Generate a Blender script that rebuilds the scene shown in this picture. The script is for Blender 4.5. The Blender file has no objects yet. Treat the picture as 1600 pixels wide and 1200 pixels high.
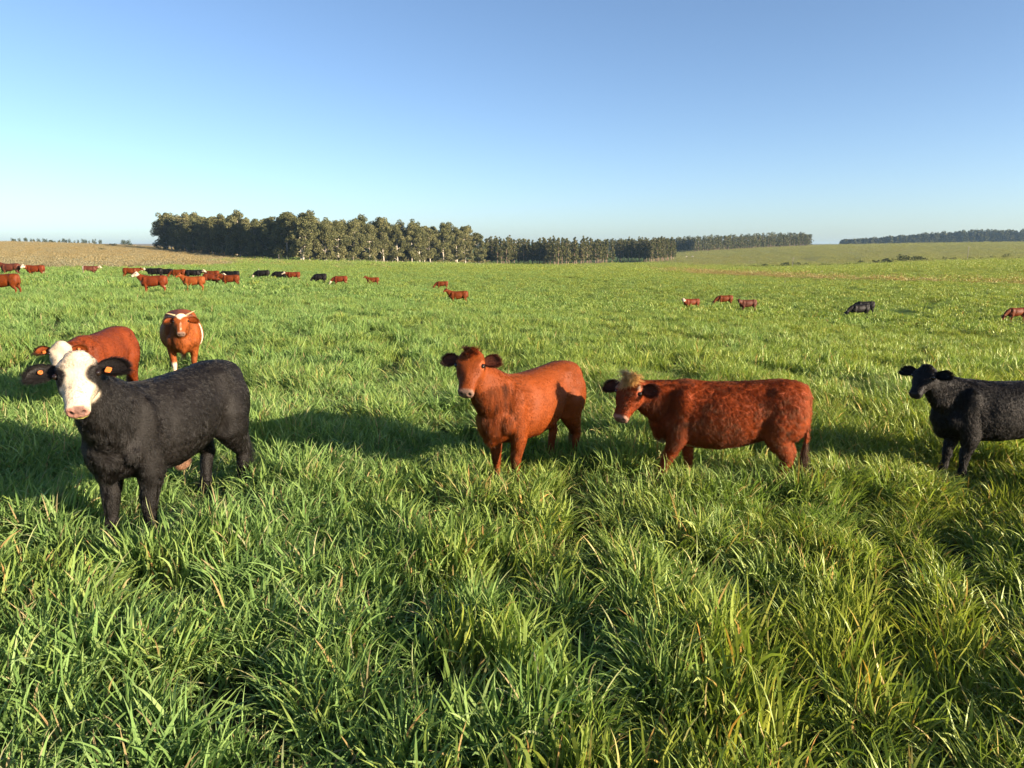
import bpy, math, random
import numpy as np
from mathutils import Vector, Matrix, Euler
from mathutils.kdtree import KDTree

# ------------------------------------------------------------------ settings
SC = bpy.context.scene
COL = SC.collection
CAM_H = 2.5
FOC = 1150.0                      # focal length in pixels of the 1600 x 1200 photograph
HORIZON = 388.0
PITCH = math.atan((600 - HORIZON) / FOC)
cam_data = bpy.data.cameras.new('camera')
cam_data.sensor_width = 36.0
cam_data.lens = 36.0 * FOC / 1600.0
cam_data.clip_start = 0.05
cam_data.clip_end = 30000.0
cam = bpy.data.objects.new('camera', cam_data)
cam.location = (0, 0, CAM_H)
cam.rotation_euler = (math.pi / 2 - PITCH, 0, 0)
COL.objects.link(cam)
SC.camera = cam

SUN_EL = math.radians(14.0)
SUN_AZ = math.radians(64.0)       # angle to the right of straight behind the camera
SUN_DIR = Vector((math.sin(SUN_AZ) * math.cos(SUN_EL), -math.cos(SUN_AZ) * math.cos(SUN_EL), math.sin(SUN_EL)))
sun_data = bpy.data.lights.new('sun', 'SUN')
sun_data.energy = 5.0
sun_data.angle = math.radians(0.5)
sun_data.color = (1.0, 0.83, 0.62)
sun = bpy.data.objects.new('sun', sun_data)
sun.rotation_euler = SUN_DIR.to_track_quat('Z', 'Y').to_euler()
sun.location = SUN_DIR * 50
COL.objects.link(sun)

world = bpy.data.worlds.new('World')
SC.world = world
world.use_nodes = True
wn = world.node_tree
wn.nodes.clear()
w_out = wn.nodes.new('ShaderNodeOutputWorld')
w_bg = wn.nodes.new('ShaderNodeBackground')
w_sky = wn.nodes.new('ShaderNodeTexSky')
w_sky.sky_type = 'NISHITA'
w_sky.sun_disc = False
w_sky.sun_elevation = SUN_EL
w_sky.sun_rotation = math.atan2(SUN_DIR.x, SUN_DIR.y)
w_sky.altitude = 1200.0
w_sky.air_density = 0.8
w_sky.dust_density = 2.2
w_sky.ozone_density = 2.2
w_bg.inputs['Strength'].default_value = 0.070
wn.links.new(w_sky.outputs[0], w_bg.inputs[0])
wn.links.new(w_bg.outputs[0], w_out.inputs[0])

SC.view_settings.view_transform = 'Standard'
SC.view_settings.look = 'None'
SC.view_settings.gamma = 1.0
SC.view_settings.use_curve_mapping = False
SC.view_settings.exposure = 1.75
cy = SC.cycles
cy.max_bounces = 7
cy.diffuse_bounces = 3
cy.glossy_bounces = 3
cy.transmission_bounces = 4
cy.transparent_max_bounces = 6
cy.sample_clamp_indirect = 4.0
cy.use_denoising = True
cy.denoiser = 'OPENIMAGEDENOISE'

# ------------------------------------------------------------------ helpers
def ray(px, py):
    """direction of the photograph's pixel, scaled so that its y component is 1"""
    u, v = (px - 800) / FOC, (600 - py) / FOC
    c, s = math.cos(PITCH), math.sin(PITCH)
    d = Vector((u, c + v * s, -s + v * c))
    return d / d.y

def W(px, py, Y):
    return Vector((0, 0, CAM_H)) + ray(px, py) * Y

def project(p):
    q = cam.matrix_world.inverted() @ Vector(p) if False else None
    c, s = math.cos(PITCH), math.sin(PITCH)
    x, y, z = p[0], p[1], p[2] - CAM_H
    depth = y * c - z * s
    up = y * s + z * c
    return (800 + FOC * x / depth, 600 - FOC * up / depth)

def props(o, label=None, cat=None, group=None, kind=None):
    for k, v in (('label', label), ('category', cat), ('group', group), ('kind', kind)):
        if v:
            o[k] = v
    return o

def empty(name, loc=(0, 0, 0), rz=0.0, scale=1.0):
    o = bpy.data.objects.new(name, None)
    o.empty_display_size = 0.1
    o.location = loc
    o.rotation_euler = (0, 0, rz)
    o.scale = (scale,) * 3
    COL.objects.link(o)
    return o

def mesh_obj(name, me, parent=None, loc=None):
    o = bpy.data.objects.new(name, me)
    COL.objects.link(o)
    if parent is not None:
        o.parent = parent
    if loc is not None:
        o.location = loc
    return o

def new_mesh(name, verts, faces, mat=None, smooth=True):
    me = bpy.data.meshes.new(name)
    verts = np.asarray(verts, dtype=np.float32)
    if isinstance(faces, np.ndarray) and faces.ndim == 2:
        n, k = faces.shape
        me.vertices.add(len(verts))
        me.vertices.foreach_set('co', verts.ravel())
        me.loops.add(n * k)
        me.loops.foreach_set('vertex_index', faces.astype(np.int32).ravel())
        me.polygons.add(n)
        me.polygons.foreach_set('loop_start', (np.arange(n) * k).astype(np.int32))
        me.update(calc_edges=True)
    else:
        me.from_pydata(verts.tolist(), [], [list(map(int, f)) for f in faces])
    if smooth:
        me.polygons.foreach_set('use_smooth', np.ones(len(me.polygons), dtype=bool))
    if mat:
        me.materials.append(mat)
    me.update()
    return me

def set_attr(me, name, typ, domain, values):
    a = me.attributes.new(name, typ, domain)
    key = {'FLOAT': 'value', 'INT': 'value', 'FLOAT_VECTOR': 'vector', 'FLOAT_COLOR': 'color'}[typ]
    a.data.foreach_set(key, np.ascontiguousarray(values, dtype=np.int32 if typ == 'INT' else np.float32).ravel())

# value noise on a hashed lattice -------------------------------------------
def _hash(i, j, k, seed):
    with np.errstate(over='ignore'):
        h = (i.astype(np.uint32) * np.uint32(374761393) + j.astype(np.uint32) * np.uint32(668265263)
             + k.astype(np.uint32) * np.uint32(2147483647) + np.uint32(seed * 974711 % 4294967291))
        h = (h ^ (h >> np.uint32(13))) * np.uint32(1274126177)
        h = h ^ (h >> np.uint32(16))
    return h.astype(np.float64) / 4294967295.0

def vnoise(p, scale, seed=0):
    """smooth noise in 0..1; p is (n,2) or (n,3)"""
    p = np.asarray(p, dtype=np.float64) / scale
    if p.shape[1] == 2:
        p = np.c_[p, np.zeros(len(p)) + 0.37]
    i = np.floor(p).astype(np.int64)
    f = p - i
    f = f * f * (3 - 2 * f)
    r = 0
    for a in (0, 1):
        for b in (0, 1):
            for c in (0, 1):
                w = (f[:, 0] if a else 1 - f[:, 0]) * (f[:, 1] if b else 1 - f[:, 1]) * (f[:, 2] if c else 1 - f[:, 2])
                r = r + w * _hash(i[:, 0] + a, i[:, 1] + b, i[:, 2] + c, seed)
    return r

def sstep(a, b, x):
    t = np.clip((x - a) / (b - a), 0, 1)
    return t * t * (3 - 2 * t)

# node helpers ----------------------------------------------------------------
def material(name):
    m = bpy.data.materials.new(name)
    m.use_nodes = True
    m.node_tree.nodes.clear()
    return m, m.node_tree

def nd(t, typ, **kw):
    n = t.nodes.new(typ)
    for k, v in kw.items():
        if k.startswith('i_'):
            n.inputs[k[2:]].default_value = v
        else:
            setattr(n, k, v)
    return n

def mix_rgb(t, fac, a, b, mode='MIX'):
    n = t.nodes.new('ShaderNodeMix')
    n.data_type = 'RGBA'
    n.blend_type = mode
    for sock, val in ((0, fac), (6, a), (7, b)):
        if hasattr(val, 'is_output'):
            t.links.new(val, n.inputs[sock])
        else:
            n.inputs[sock].default_value = val if sock == 0 else (*val, 1.0)
    return n.outputs[2]

def math_n(t, op, a, b=None, clamp=False):
    n = t.nodes.new('ShaderNodeMath')
    n.operation = op
    n.use_clamp = clamp
    for k, val in ((0, a), (1, b)):
        if val is None:
            continue
        if hasattr(val, 'is_output'):
            t.links.new(val, n.inputs[k])
        else:
            n.inputs[k].default_value = val
    return n.outputs[0]

def attr_n(t, name, typ='GEOMETRY'):
    n = t.nodes.new('ShaderNodeAttribute')
    n.attribute_name = name
    n.attribute_type = typ
    return n

def noise_n(t, scale, detail=3.0, rough=0.55, vec=None):
    n = t.nodes.new('ShaderNodeTexNoise')
    n.inputs['Scale'].default_value = scale
    n.inputs['Detail'].default_value = detail
    n.inputs['Roughness'].default_value = rough
    if vec is not None:
        t.links.new(vec, n.inputs['Vector'])
    return n.outputs['Fac']

def ramp_n(t, fac, stops):
    n = t.nodes.new('ShaderNodeValToRGB')
    cr = n.color_ramp
    while len(cr.elements) < len(stops):
        cr.elements.new(0.5)
    for e, (p, c) in zip(cr.elements, stops):
        e.position = p
        e.color = (*c, 1.0)
    t.links.new(fac, n.inputs[0])
    return n.outputs[0]

def simple_mat(name, color, rough=0.6, spec=0.3):
    m, t = material(name)
    b = nd(t, 'ShaderNodeBsdfPrincipled')
    b.inputs['Base Color'].default_value = (*color, 1)
    b.inputs['Roughness'].default_value = rough
    b.inputs['Specular IOR Level'].default_value = spec
    o = nd(t, 'ShaderNodeOutputMaterial')
    t.links.new(b.outputs[0], o.inputs[0])
    return m

# ------------------------------------------------------------------ terrain
GRASS_H = 0.28
_ctrl = []
def _c(px, py, Y, lift=0.0):
    p = W(px, py, Y)
    _ctrl.append((p.x / p.y, math.log(Y), p.z - lift))
for u in (-.75, -.45, -.2, 0, .2, .45, .75):
    for Y in (.6, 3.0, 8.0, 13.0):
        _ctrl.append((u, math.log(Y), -0.004 * Y * (1 if u > -.1 else .3)))
for px, py, Y in ((20, 454, 38), (243, 453, 44), (305, 450, 53), (20, 427, 66), (140, 427, 86), (205, 430, 80), (330, 441, 70), (412, 434, 88), (458, 436, 88), (500, 439, 85), (530, 442, 83),
                  (582, 445, 95), (690, 450, 98), (715, 471, 58), (1080, 481, 58), (1130, 477, 70), (1166, 482, 59), (1340, 492, 56), (1580, 499, 54)):
    _c(px, py, Y, GRASS_H)
for px, py, Y in ((475, 410, 335), (600, 411, 370), (745, 414, 420), (360, 403, 390), (240, 390, 445),
                  (0, 421, 100), (200, 421, 110), (0, 400, 220), (130, 402, 240), (0, 379.5, 560), (130, 383, 600), (240, 387, 600),
                  (420, 413, 200), (600, 424, 160), (600, 416, 250), (800, 420, 300), (800, 430, 160), (790, 415, 420), (890, 416, 430), (1000, 411, 470), (1050, 408, 520),
                  (1000, 425, 230), (1000, 437, 130), (1200, 438, 150), (1400, 441, 130), (1600, 447, 115), (1200, 423, 300), (1400, 415, 290), (1600, 408, 270), (1300, 455, 95), (1550, 460, 85),
                  (1060, 396, 780), (1160, 389, 850), (1270, 385, 900), (1400, 381.5, 900), (1600, 378.5, 900), (1120, 404, 560), (1300, 398, 560), (1500, 393, 560), (1200, 417, 380), (1400, 411, 370), (1600, 405, 350),
                  (750, 400, 900), (900, 398, 900), (-400, 378, 560), (2000, 374, 900), (-400, 420, 100), (2000, 452, 100), (2000, 404, 300)):
    _c(px, py, Y)
for u in (-.8, -.5, -.25, 0, .25, .5, .8):
    _ctrl.append((u, math.log(1500), CAM_H + 1500 * (1.5 if u < .3 else 6) / FOC))
    _ctrl.append((u, math.log(3000), CAM_H + 3000 * 5 / FOC))
    _ctrl.append((u, math.log(7000), CAM_H + 7000 * 6.5 / FOC))
_ctrl = np.array(_ctrl)
_K = np.c_[_ctrl[:, 0] * 2.2, _ctrl[:, 1]]
def _phi(d2):
    return np.sqrt(d2 + .35 ** 2)
_A = _phi(((_K[:, None] - _K[None]) ** 2).sum(2))
_zm = _ctrl[:, 2].mean()
_B = np.c_[_A + np.eye(len(_K)) * -.01, np.ones(len(_K))]
_B = np.r_[_B, [np.r_[np.ones(len(_K)), 0]]]
_w = np.linalg.solve(_B, np.r_[_ctrl[:, 2], 0])

def ground_zs(x, y):
    x, y = np.asarray(x, float), np.asarray(y, float)
    r = np.sqrt(x * x + y * y)
    th = np.arctan2(x, y)
    tc = np.clip(th, -.72, .72)
    def f(tc):
        Y = np.maximum(r * np.cos(tc), .5)
        q = np.c_[np.tan(tc) * 2.2, np.log(Y)]
        out = np.empty(len(q))
        for i in range(0, len(q), 20000):
            out[i:i + 20000] = _phi(((q[i:i + 20000, None] - _K[None]) ** 2).sum(2)) @ _w[:-1] + _w[-1]
        return out
    z = f(tc)
    back = sstep(.95, 2.6, np.abs(th))
    if back.max() > 0:
        z = z * (1 - back) + .5 * (f(np.full_like(r, -.72)) + f(np.full_like(r, .72))) * back
    z = z * sstep(.2, 3.0, r)
    return z

def ground_z(x, y):
    return float(ground_zs(np.array([x]), np.array([y]))[0])

def on_ground(px, Y):
    x = (px - 800) / FOC * Y / math.cos(PITCH) * 1.0
    # refine: horizontal angle only depends a little on height
    for _ in range(3):
        z = ground_z(x, Y)
        depth = Y * math.cos(PITCH) - (z - CAM_H) * math.sin(PITCH)
        x = (px - 800) / FOC * depth
    return Vector((x, Y, ground_z(x, Y)))

# polar sheet round the camera, out to the horizon
_rings = np.concatenate([[0.0], np.geomspace(.6, 9000, 250)])
_th = np.concatenate([np.linspace(-math.pi, -.85, 60, endpoint=False), np.linspace(-.85, .85, 420, endpoint=False), np.linspace(.85, math.pi, 60, endpoint=False)])
_R, _T = np.meshgrid(_rings[1:], _th, indexing='ij')
_gx, _gy = (_R * np.sin(_T)).ravel(), (_R * np.cos(_T)).ravel()
_gz = ground_zs(_gx, _gy)
_nT = len(_th)
_verts = np.r_[[[0, 0, 0]], np.c_[_gx, _gy, _gz]]
_i = np.arange(len(_rings) - 2)[:, None] * _nT
_j = np.arange(_nT)[None]
_jn = (_j + 1) % _nT
_quads = np.stack([1 + _i + _j, 1 + _i + _jn, 1 + _i + _nT + _jn, 1 + _i + _nT + _j], -1).reshape(-1, 4)
_quads = _quads[:, ::-1]

# land cover (what grows where), as attributes of the sheet
_px, _py = project((_gx, np.where(_gy > .3, _gy, .3), _gz))
_front = _gy > 1
def crop_edge(px):
    """distance of the far edge of the oat crop on the left, where dry pasture begins"""
    return np.interp(px, [-600, 0, 200, 330, 430], [98, 102, 112, 150, 230])
_dry = sstep(0, 14, _gy - crop_edge(_px)) * sstep(470, 270, _px) * _front
_far_hill = sstep(300, 400, _gy - np.interp(_px, [900, 1600], [90, -60])) * sstep(1000, 1100, _px) * _front
_track = np.exp(-((_py - np.interp(_px, [980, 1100, 1200, 1350, 1600], [420, 428, 433, 439, 445])) / np.interp(_px, [980, 1100, 1600], [3.5, 5, 2.6])) ** 2) * sstep(970, 1060, _px) * _front
_scrub = np.exp(-((_py - np.interp(_px, [880, 1000, 1180], [418, 417, 420])) / 4.0) ** 2) * sstep(860, 930, _px) * sstep(1230, 1150, _px) * _front
_verge = (np.exp(-((_gy - crop_edge(_px) * 0 - np.interp(_px, [240, 475, 745, 950], [440, 326, 410, 425])) / 14.0) ** 2) * sstep(200, 300, _px) * sstep(1060, 960, _px)) * _front

def ground_material():
    m, t = material('field_ground')
    tc = nd(t, 'ShaderNodeTexCoord')
    pos = tc.outputs['Object']
    b = nd(t, 'ShaderNodeBsdfPrincipled')
    b.inputs['Roughness'].default_value = .9
    b.inputs['Specular IOR Level'].default_value = .1
    mp = nd(t, 'ShaderNodeMapping')
    mp.inputs['Scale'].default_value = (1, .45, 1)
    t.links.new(pos, mp.inputs[0])
    n_big = noise_n(t, .02, 4, .6, pos)
    n_mid = noise_n(t, .16, 5, .65, pos)
    n_fine = noise_n(t, 1.1, 6, .7, pos)
    n_streak = noise_n(t, .35, 5, .7, mp.outputs[0])
    crop = ramp_n(t, n_mid, [(.25, (.055, .095, .012)), (.55, (.080, .128, .017)), (.8, (.105, .145, .026))])
    crop = mix_rgb(t, math_n(t, 'MULTIPLY', n_fine, .55), crop, (.045, .075, .010))
    soil = mix_rgb(t, n_fine, (.035, .028, .015), (.05, .06, .015))
    near = attr_n(t, 'near').outputs['Fac']
    crop = mix_rgb(t, near, crop, soil)
    dry = ramp_n(t, n_streak, [(.3, (.17, .125, .055)), (.55, (.27, .205, .10)), (.75, (.33, .26, .14))])
    dry = mix_rgb(t, math_n(t, 'MULTIPLY', n_big, .4), dry, (.15, .14, .05))
    hill = ramp_n(t, n_streak, [(.3, (.085, .105, .030)), (.5, (.115, .128, .042)), (.72, (.175, .155, .070))])
    hill = mix_rgb(t, ramp_n(t, noise_n(t, .011, 4, .6, mp.outputs[0]), [(.42, (0, 0, 0)), (.62, (1, 1, 1))]), hill, (.19, .155, .075))
    track = mix_rgb(t, n_mid, (.13, .095, .05), (.20, .155, .085))
    c = mix_rgb(t, attr_n(t, 'dry').outputs['Fac'], crop, dry)
    c = mix_rgb(t, attr_n(t, 'hill').outputs['Fac'], c, hill)
    w = math_n(t, 'MULTIPLY', attr_n(t, 'track').outputs['Fac'], ramp_n(t, n_streak, [(.3, (.35, .35, .35)), (.6, (1, 1, 1))]))
    c = mix_rgb(t, w, c, track)
    t.links.new(c, b.inputs['Base Color'])
    bm = nd(t, 'ShaderNodeBump')
    bm.inputs['Strength'].default_value = .55
    bm.inputs['Distance'].default_value = .35
    h = math_n(t, 'ADD', n_fine, math_n(t, 'MULTIPLY', n_mid, 1.5))
    t.links.new(h, bm.inputs['Height'])
    t.links.new(bm.outputs[0], b.inputs['Normal'])
    o = nd(t, 'ShaderNodeOutputMaterial')
    t.links.new(b.outputs[0], o.inputs[0])
    return m

_gm = new_mesh('field', _verts, _quads, ground_material())
_cap = None
for nm, a in (('dry', np.maximum(_dry, _verge * .5)), ('hill', _far_hill), ('track', np.maximum(_track, _scrub * .7)), ('near', sstep(60, 15, _R.ravel()))):
    set_attr(_gm, nm, 'FLOAT', 'POINT', np.r_[[a[0]], a])
ground = mesh_obj('field', _gm)
props(ground, 'green crop field rolling away to dry pasture and low hills', None, None, 'structure')
# ------------------------------------------------------------------ cattle
def coat_material():
    m, t = material('coat')
    b = nd(t, 'ShaderNodeBsdfPrincipled')
    a = attr_n(t, 'col')
    tc = nd(t, 'ShaderNodeTexCoord')
    n1 = noise_n(t, 9.0, 4.0, 0.6, tc.outputs['Object'])
    n2 = noise_n(t, 60.0, 3.0, 0.6, tc.outputs['Object'])
    v = math_n(t, 'ADD', math_n(t, 'MULTIPLY', n1, 0.7), math_n(t, 'MULTIPLY', n2, 0.6))
    v = math_n(t, 'ADD', v, 0.35)
    hsv = nd(t, 'ShaderNodeHueSaturation')
    t.links.new(a.outputs['Color'], hsv.inputs['Color'])
    t.links.new(v, hsv.inputs['Value'])
    t.links.new(hsv.outputs[0], b.inputs['Base Color'])
    b.inputs['Roughness'].default_value = 0.55
    b.inputs['Specular IOR Level'].default_value = 0.14
    bm = nd(t, 'ShaderNodeBump')
    bm.inputs['Strength'].default_value = 0.5
    bm.inputs['Distance'].default_value = 0.012
    t.links.new(noise_n(t, 75.0, 3.0, 0.6, tc.outputs['Object']), bm.inputs['Height'])
    t.links.new(bm.outputs[0], b.inputs['Normal'])
    o = nd(t, 'ShaderNodeOutputMaterial')
    t.links.new(b.outputs[0], o.inputs[0])
    return m

def hair_material(name='coat_hair', rough=0.32, share=.22):
    m, t = material(name)
    a = attr_n(t, 'col')
    nrm = attr_n(t, 'nrm')
    vt = nd(t, 'ShaderNodeVectorTransform', vector_type='NORMAL', convert_from='OBJECT', convert_to='WORLD')
    t.links.new(nrm.outputs['Vector'], vt.inputs[0])
    df = nd(t, 'ShaderNodeBsdfDiffuse')
    t.links.new(a.outputs['Color'], df.inputs['Color'])
    t.links.new(vt.outputs[0], df.inputs['Normal'])
    h = nd(t, 'ShaderNodeBsdfHairPrincipled')
    h.parametrization = 'COLOR'
    t.links.new(a.outputs['Color'], h.inputs['Color'])
    h.inputs['Roughness'].default_value = rough
    h.inputs['Radial Roughness'].default_value = 0.5
    o = nd(t, 'ShaderNodeOutputMaterial')
    mx = nd(t, 'ShaderNodeMixShader')
    mx.inputs[0].default_value = share
    t.links.new(df.outputs[0], mx.inputs[1])
    t.links.new(h.outputs[0], mx.inputs[2])
    t.links.new(mx.outputs[0], o.inputs[0])
    return m

M_COAT = coat_material()
M_HAIR = hair_material()
M_HAIR_GLOSS = hair_material('glossy_coat_hair', .28, .45)
M_EYE = simple_mat('eye', (0.012, 0.007, 0.005), 0.06, 0.6)
M_TAG = simple_mat('ear_tag', (0.48, 0.13, 0.025), 0.45, 0.4)
M_HORN = simple_mat('horn', (0.34, 0.25, 0.14), 0.4, 0.4)

def loft(rings, seg=22):
    """rings of (centre, u, v, ru, rv_plus, rv_minus, exponent) -> one closed shell"""
    th = np.linspace(0, 2 * np.pi, seg, endpoint=False)
    V, F = [], []
    for (c, u, v, ru, rp, rm, n) in rings:
        cs, sn = np.cos(th), np.sin(th)
        x = np.sign(cs) * np.abs(cs) ** (2 / n) * ru
        y = np.sign(sn) * np.abs(sn) ** (2 / n)
        y = np.where(y > 0, y * rp, y * rm)
        V.append(np.asarray(c)[None] + x[:, None] * np.asarray(u)[None] + y[:, None] * np.asarray(v)[None])
    k = len(rings)
    for i in range(k - 1):
        for j in range(seg):
            a, b = i * seg + j, i * seg + (j + 1) % seg
            F.append((a, b, b + seg, a + seg))
    V = np.concatenate(V)
    F.append(tuple(range(seg - 1, -1, -1)))
    F.append(tuple(range((k - 1) * seg, k * seg)))
    return V, F

def unit(v):
    v = np.asarray(v, dtype=float)
    return v / max(np.linalg.norm(v), 1e-9)

def tube(path, radii, fore=(1, 0, 0), seg=16):
    path = [np.asarray(p, float) for p in path]
    rings = []
    for i, p in enumerate(path):
        t = unit(path[min(i + 1, len(path) - 1)] - path[max(i - 1, 0)])
        f = np.asarray(fore, float)
        u = unit(f - t * f.dot(t))
        v = unit(np.cross(t, u))
        r = radii[i] if isinstance(radii[i], (tuple, list)) else (radii[i], radii[i])
        rings.append((p, u, v, r[0], r[1], r[1], 2.0))
    return loft(rings, seg)

def ellipsoid(c, r, rot=None, seg=16):
    rings = []
    R = np.eye(3) if rot is None else np.array(rot)
    for a in np.linspace(-0.98, 0.98, 11):
        s = math.sqrt(1 - a * a)
        rings.append((np.asarray(c) + R @ np.array([0, 0, a * r[2]]), R @ np.array([1, 0, 0.0]), R @ np.array([0, 1, 0.0]),
                      r[0] * s, r[1] * s, r[1] * s, 2.0))
    return loft(rings, seg)

def rotz(a):
    c, s = math.cos(a), math.sin(a)
    return np.array([[c, -s, 0], [s, c, 0], [0, 0, 1.0]])

TORSO = [(-.825, 1.13, .86, .095), (-.80, 1.205, .76, .180), (-.72, 1.245, .70, .238), (-.55, 1.262, .65, .272),
         (-.36, 1.25, .60, .275), (-.12, 1.23, .55, .31), (.10, 1.22, .52, .325), (.30, 1.22, .515, .31),
         (.46, 1.245, .525, .265), (.58, 1.235, .55, .225), (.69, 1.17, .57, .18), (.78, 1.06, .62, .13), (.83, .95, .70, .06)]

def cow_shape(pose, voxel):
    """one continuous body in units of a cow 1.25 m high at the withers, heading +x, left side +y"""
    sh = []
    fat, belly = pose.get('fat', 1.0), pose.get('belly', 0.0)
    hsq = pose.get('hl', .84)
    hw_q = pose.get('hw', 1.2)
    rings = []
    for (x, zt, zb, hw) in TORSO:
        zb2 = zb - belly * math.exp(-((x - .0) / .42) ** 2)
        zc = zb2 + (zt - zb2) * 0.46
        rings.append(((x, 0, zc), (0, 1, 0), (0, 0, 1), hw * fat * .94, zt - zc, zc - zb2, 2.15 if x > -.4 else 2.6))
    sh.append(loft(rings, 30))
    for s in (1, -1):
        sh.append(ellipsoid((.50, s * .175 * fat, .88), (.15, .085, .29)))
        sh.append(ellipsoid((.60, s * .16 * fat, .78), (.13, .075, .13)))
        sh.append(ellipsoid((-.60, s * .155 * fat, .88), (.215, .125, .29)))
        sh.append(ellipsoid((-.76, s * .07, 1.10), (.06, .045, .07)))
    sh.append(ellipsoid((.68, 0, .66), (.13, .075, .13)))
    sh.append(ellipsoid((.76, 0, .82), (.10, .07, .16)))
    sh.append(ellipsoid((.40, 0, 1.175), (.24, .08, .06)))
    if pose.get('sheath'):
        sh.append(ellipsoid((-.10, 0, .475), (.10, .04, .075)))
    # legs
    def leg(pts, rad, foot, top):
        dx, dy = foot
        out = []
        for (x, y, z) in pts:
            k = max(0.0, min(1.0, (top - z) / top))
            out.append((x + dx * k, y + dy * k, z + (1 - math.cos(math.atan2(dx * k, top))) * 0.3))
        lk = pose.get('legk', 1.0)
        sh.append(tube(out, [(a_ * (lk if i_ > 1 else 1), b_ * (lk if i_ > 1 else 1)) for i_, (a_, b_) in enumerate(rad)], seg=16))
    fl = [(.49, .17, .86), (.47, .175, .70), (.455, .17, .58), (.46, .16, .46), (.475, .15, .375), (.475, .15, .32), (.475, .15, .22), (.48, .15, .12), (.50, .15, .07), (.52, .15, .0)]
    fr = [(.15, .09), (.135, .088), (.10, .075), (.068, .058), (.055, .054), (.050, .048), (.036, .034), (.042, .042), (.047, .046), (.062, .054)]
    hl = [(-.56, .15, .98), (-.53, .17, .82), (-.53, .17, .68), (-.60, .165, .56), (-.675, .155, .46), (-.70, .15, .40), (-.68, .15, .33), (-.665, .15, .21), (-.66, .15, .12), (-.635, .15, .07), (-.61, .15, .0)]
    hr = [(.235, .13), (.215, .125), (.165, .10), (.105, .075), (.072, .052), (.062, .044), (.050, .040), (.042, .036), (.046, .044), (.050, .046), (.062, .054)]
    for key, pts, rad, s, top in (('lf', fl, fr, 1, .95), ('rf', fl, fr, -1, .95), ('lh', hl, hr, 1, 1.05), ('rh', hl, hr, -1, 1.05)):
        leg([(x, s * y * (fat * .5 + .5), z) for (x, y, z) in pts], rad, pose.get(key, (0, 0)), top)
    # tail
    ts = pose.get('tail', 0.0)
    tail = [(-.70, 0, 1.195), (-.80, .0, 1.175), (-.845, .005, 1.08), (-.85, .01 + ts * .3, .92), (-.85, .01 + ts * .7, .74), (-.845, .01 + ts, .56), (-.84, .01 + ts * 1.1, .46)]
    sh.append(tube(tail, [.05, .042, .034, .028, .024, .020, .012], fore=(0, 1, 0), seg=10))
    # head frame
    poll = np.array(pose['poll'], float)
    hs = pose.get('hs', 1.0)
    yaw, pit, roll = [math.radians(a) for a in pose['head']]
    hx = np.array([math.cos(pit) * math.cos(yaw), math.cos(pit) * math.sin(yaw), -math.sin(pit)])
    hy0 = np.array([-math.sin(yaw), math.cos(yaw), 0.0])
    hz0 = np.cross(hx, hy0)
    hy = hy0 * math.cos(roll) + hz0 * math.sin(roll)
    hz = np.cross(hx, hy)
    def H(a, b=0.0, c=0.0):
        return poll + hs * (hx * a * hsq + hy * b * hw_q + hz * c)
    HR = [(-.075, .05, .02, .06, 2.1), (-.04, .088, .062, .10, 2.2), (.0, .108, .082, .125, 2.3), (.06, .120, .09, .145, 2.4), (.125, .127, .090, .155, 2.5), (.17, .128, .086, .160, 2.4),
          (.23, .116, .078, .162, 2.3), (.29, .100, .070, .150, 2.2), (.345, .087, .063, .130, 2.2), (.40, .076, .058, .112, 2.2), (.445, .071, .056, .100, 2.3),
          (.485, .071, .056, .096, 2.4), (.515, .070, .052, .094, 2.5), (.538, .064, .045, .085, 2.5), (.552, .050, .032, .062, 2.4), (.558, .028, .014, .035, 2.2)]
    sh.append(loft([(H(a), hy, hz, w * hs * hw_q, t * hs, b * hs, n) for (a, w, t, b, n) in HR], 24))
    # poll crest
    sh.append(ellipsoid(H(-.02, 0, .055), (.055 * hs, .085 * hs, .05 * hs), np.c_[hx, hy, hz]))
    # neck: a curve from the chest to the back of the head
    b = H(.05, 0, -.05)
    p0, p2 = np.array([.46, 0, .99]), b
    ctrl = np.array(pose.get('neck', None)) if pose.get('neck') is not None else (p0 * .45 + p2 * .55 + np.array([.10, 0, -.02]))
    nr = []
    nth = pose.get('neck_t', 1.0)
    for i in range(9):
        t = i / 8
        p = (1 - t) ** 2 * p0 + 2 * t * (1 - t) * ctrl + t * t * p2
        tg = unit(2 * (1 - t) * (ctrl - p0) + 2 * t * (p2 - ctrl))
        lat0 = unit(np.cross(np.array([0, 0, 1.0]), tg)) if abs(tg[2]) < .97 else np.array([0, 1.0, 0])
        lat = unit(lat0 * (1 - t) + (hy - tg * hy.dot(tg)) * t)
        up = np.cross(tg, lat)
        hw = (.20 * (1 - t) ** 1.3 + .098 * hs * (1 - (1 - t) ** 1.3)) * nth
        hu = .25 * (1 - t) ** 1.1 + .115 * hs * (1 - (1 - t) ** 1.1)
        hd = (.33 * (1 - t) ** 1.1 + .135 * hs * (1 - (1 - t) ** 1.1)) * (1 + .10 * math.sin(math.pi * t)) * nth
        nr.append((p, lat, up, hw, hu, hd, 2.1))
    sh.append(loft(nr, 24))
    V, F, k = [], [], 0
    for v, f in sh:
        V.append(v)
        F += [tuple(i + k for i in q) for q in f]
        k += len(v)
    me = bpy.data.meshes.new('tmp')
    me.from_pydata(np.concatenate(V).tolist(), [], F)
    import bmesh
    bm = bmesh.new()
    bm.from_mesh(me)
    bmesh.ops.recalc_face_normals(bm, faces=bm.faces)
    bm.to_mesh(me)
    bm.free()
    ob = bpy.data.objects.new('tmp', me)
    COL.objects.link(ob)
    md = ob.modifiers.new('r', 'REMESH')
    md.mode = 'VOXEL'
    md.voxel_size = voxel
    ms = ob.modifiers.new('s', 'SMOOTH')
    ms.factor = 0.5
    ms.iterations = max(3, int(round(5 * .014 / voxel * 1.6)))
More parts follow.
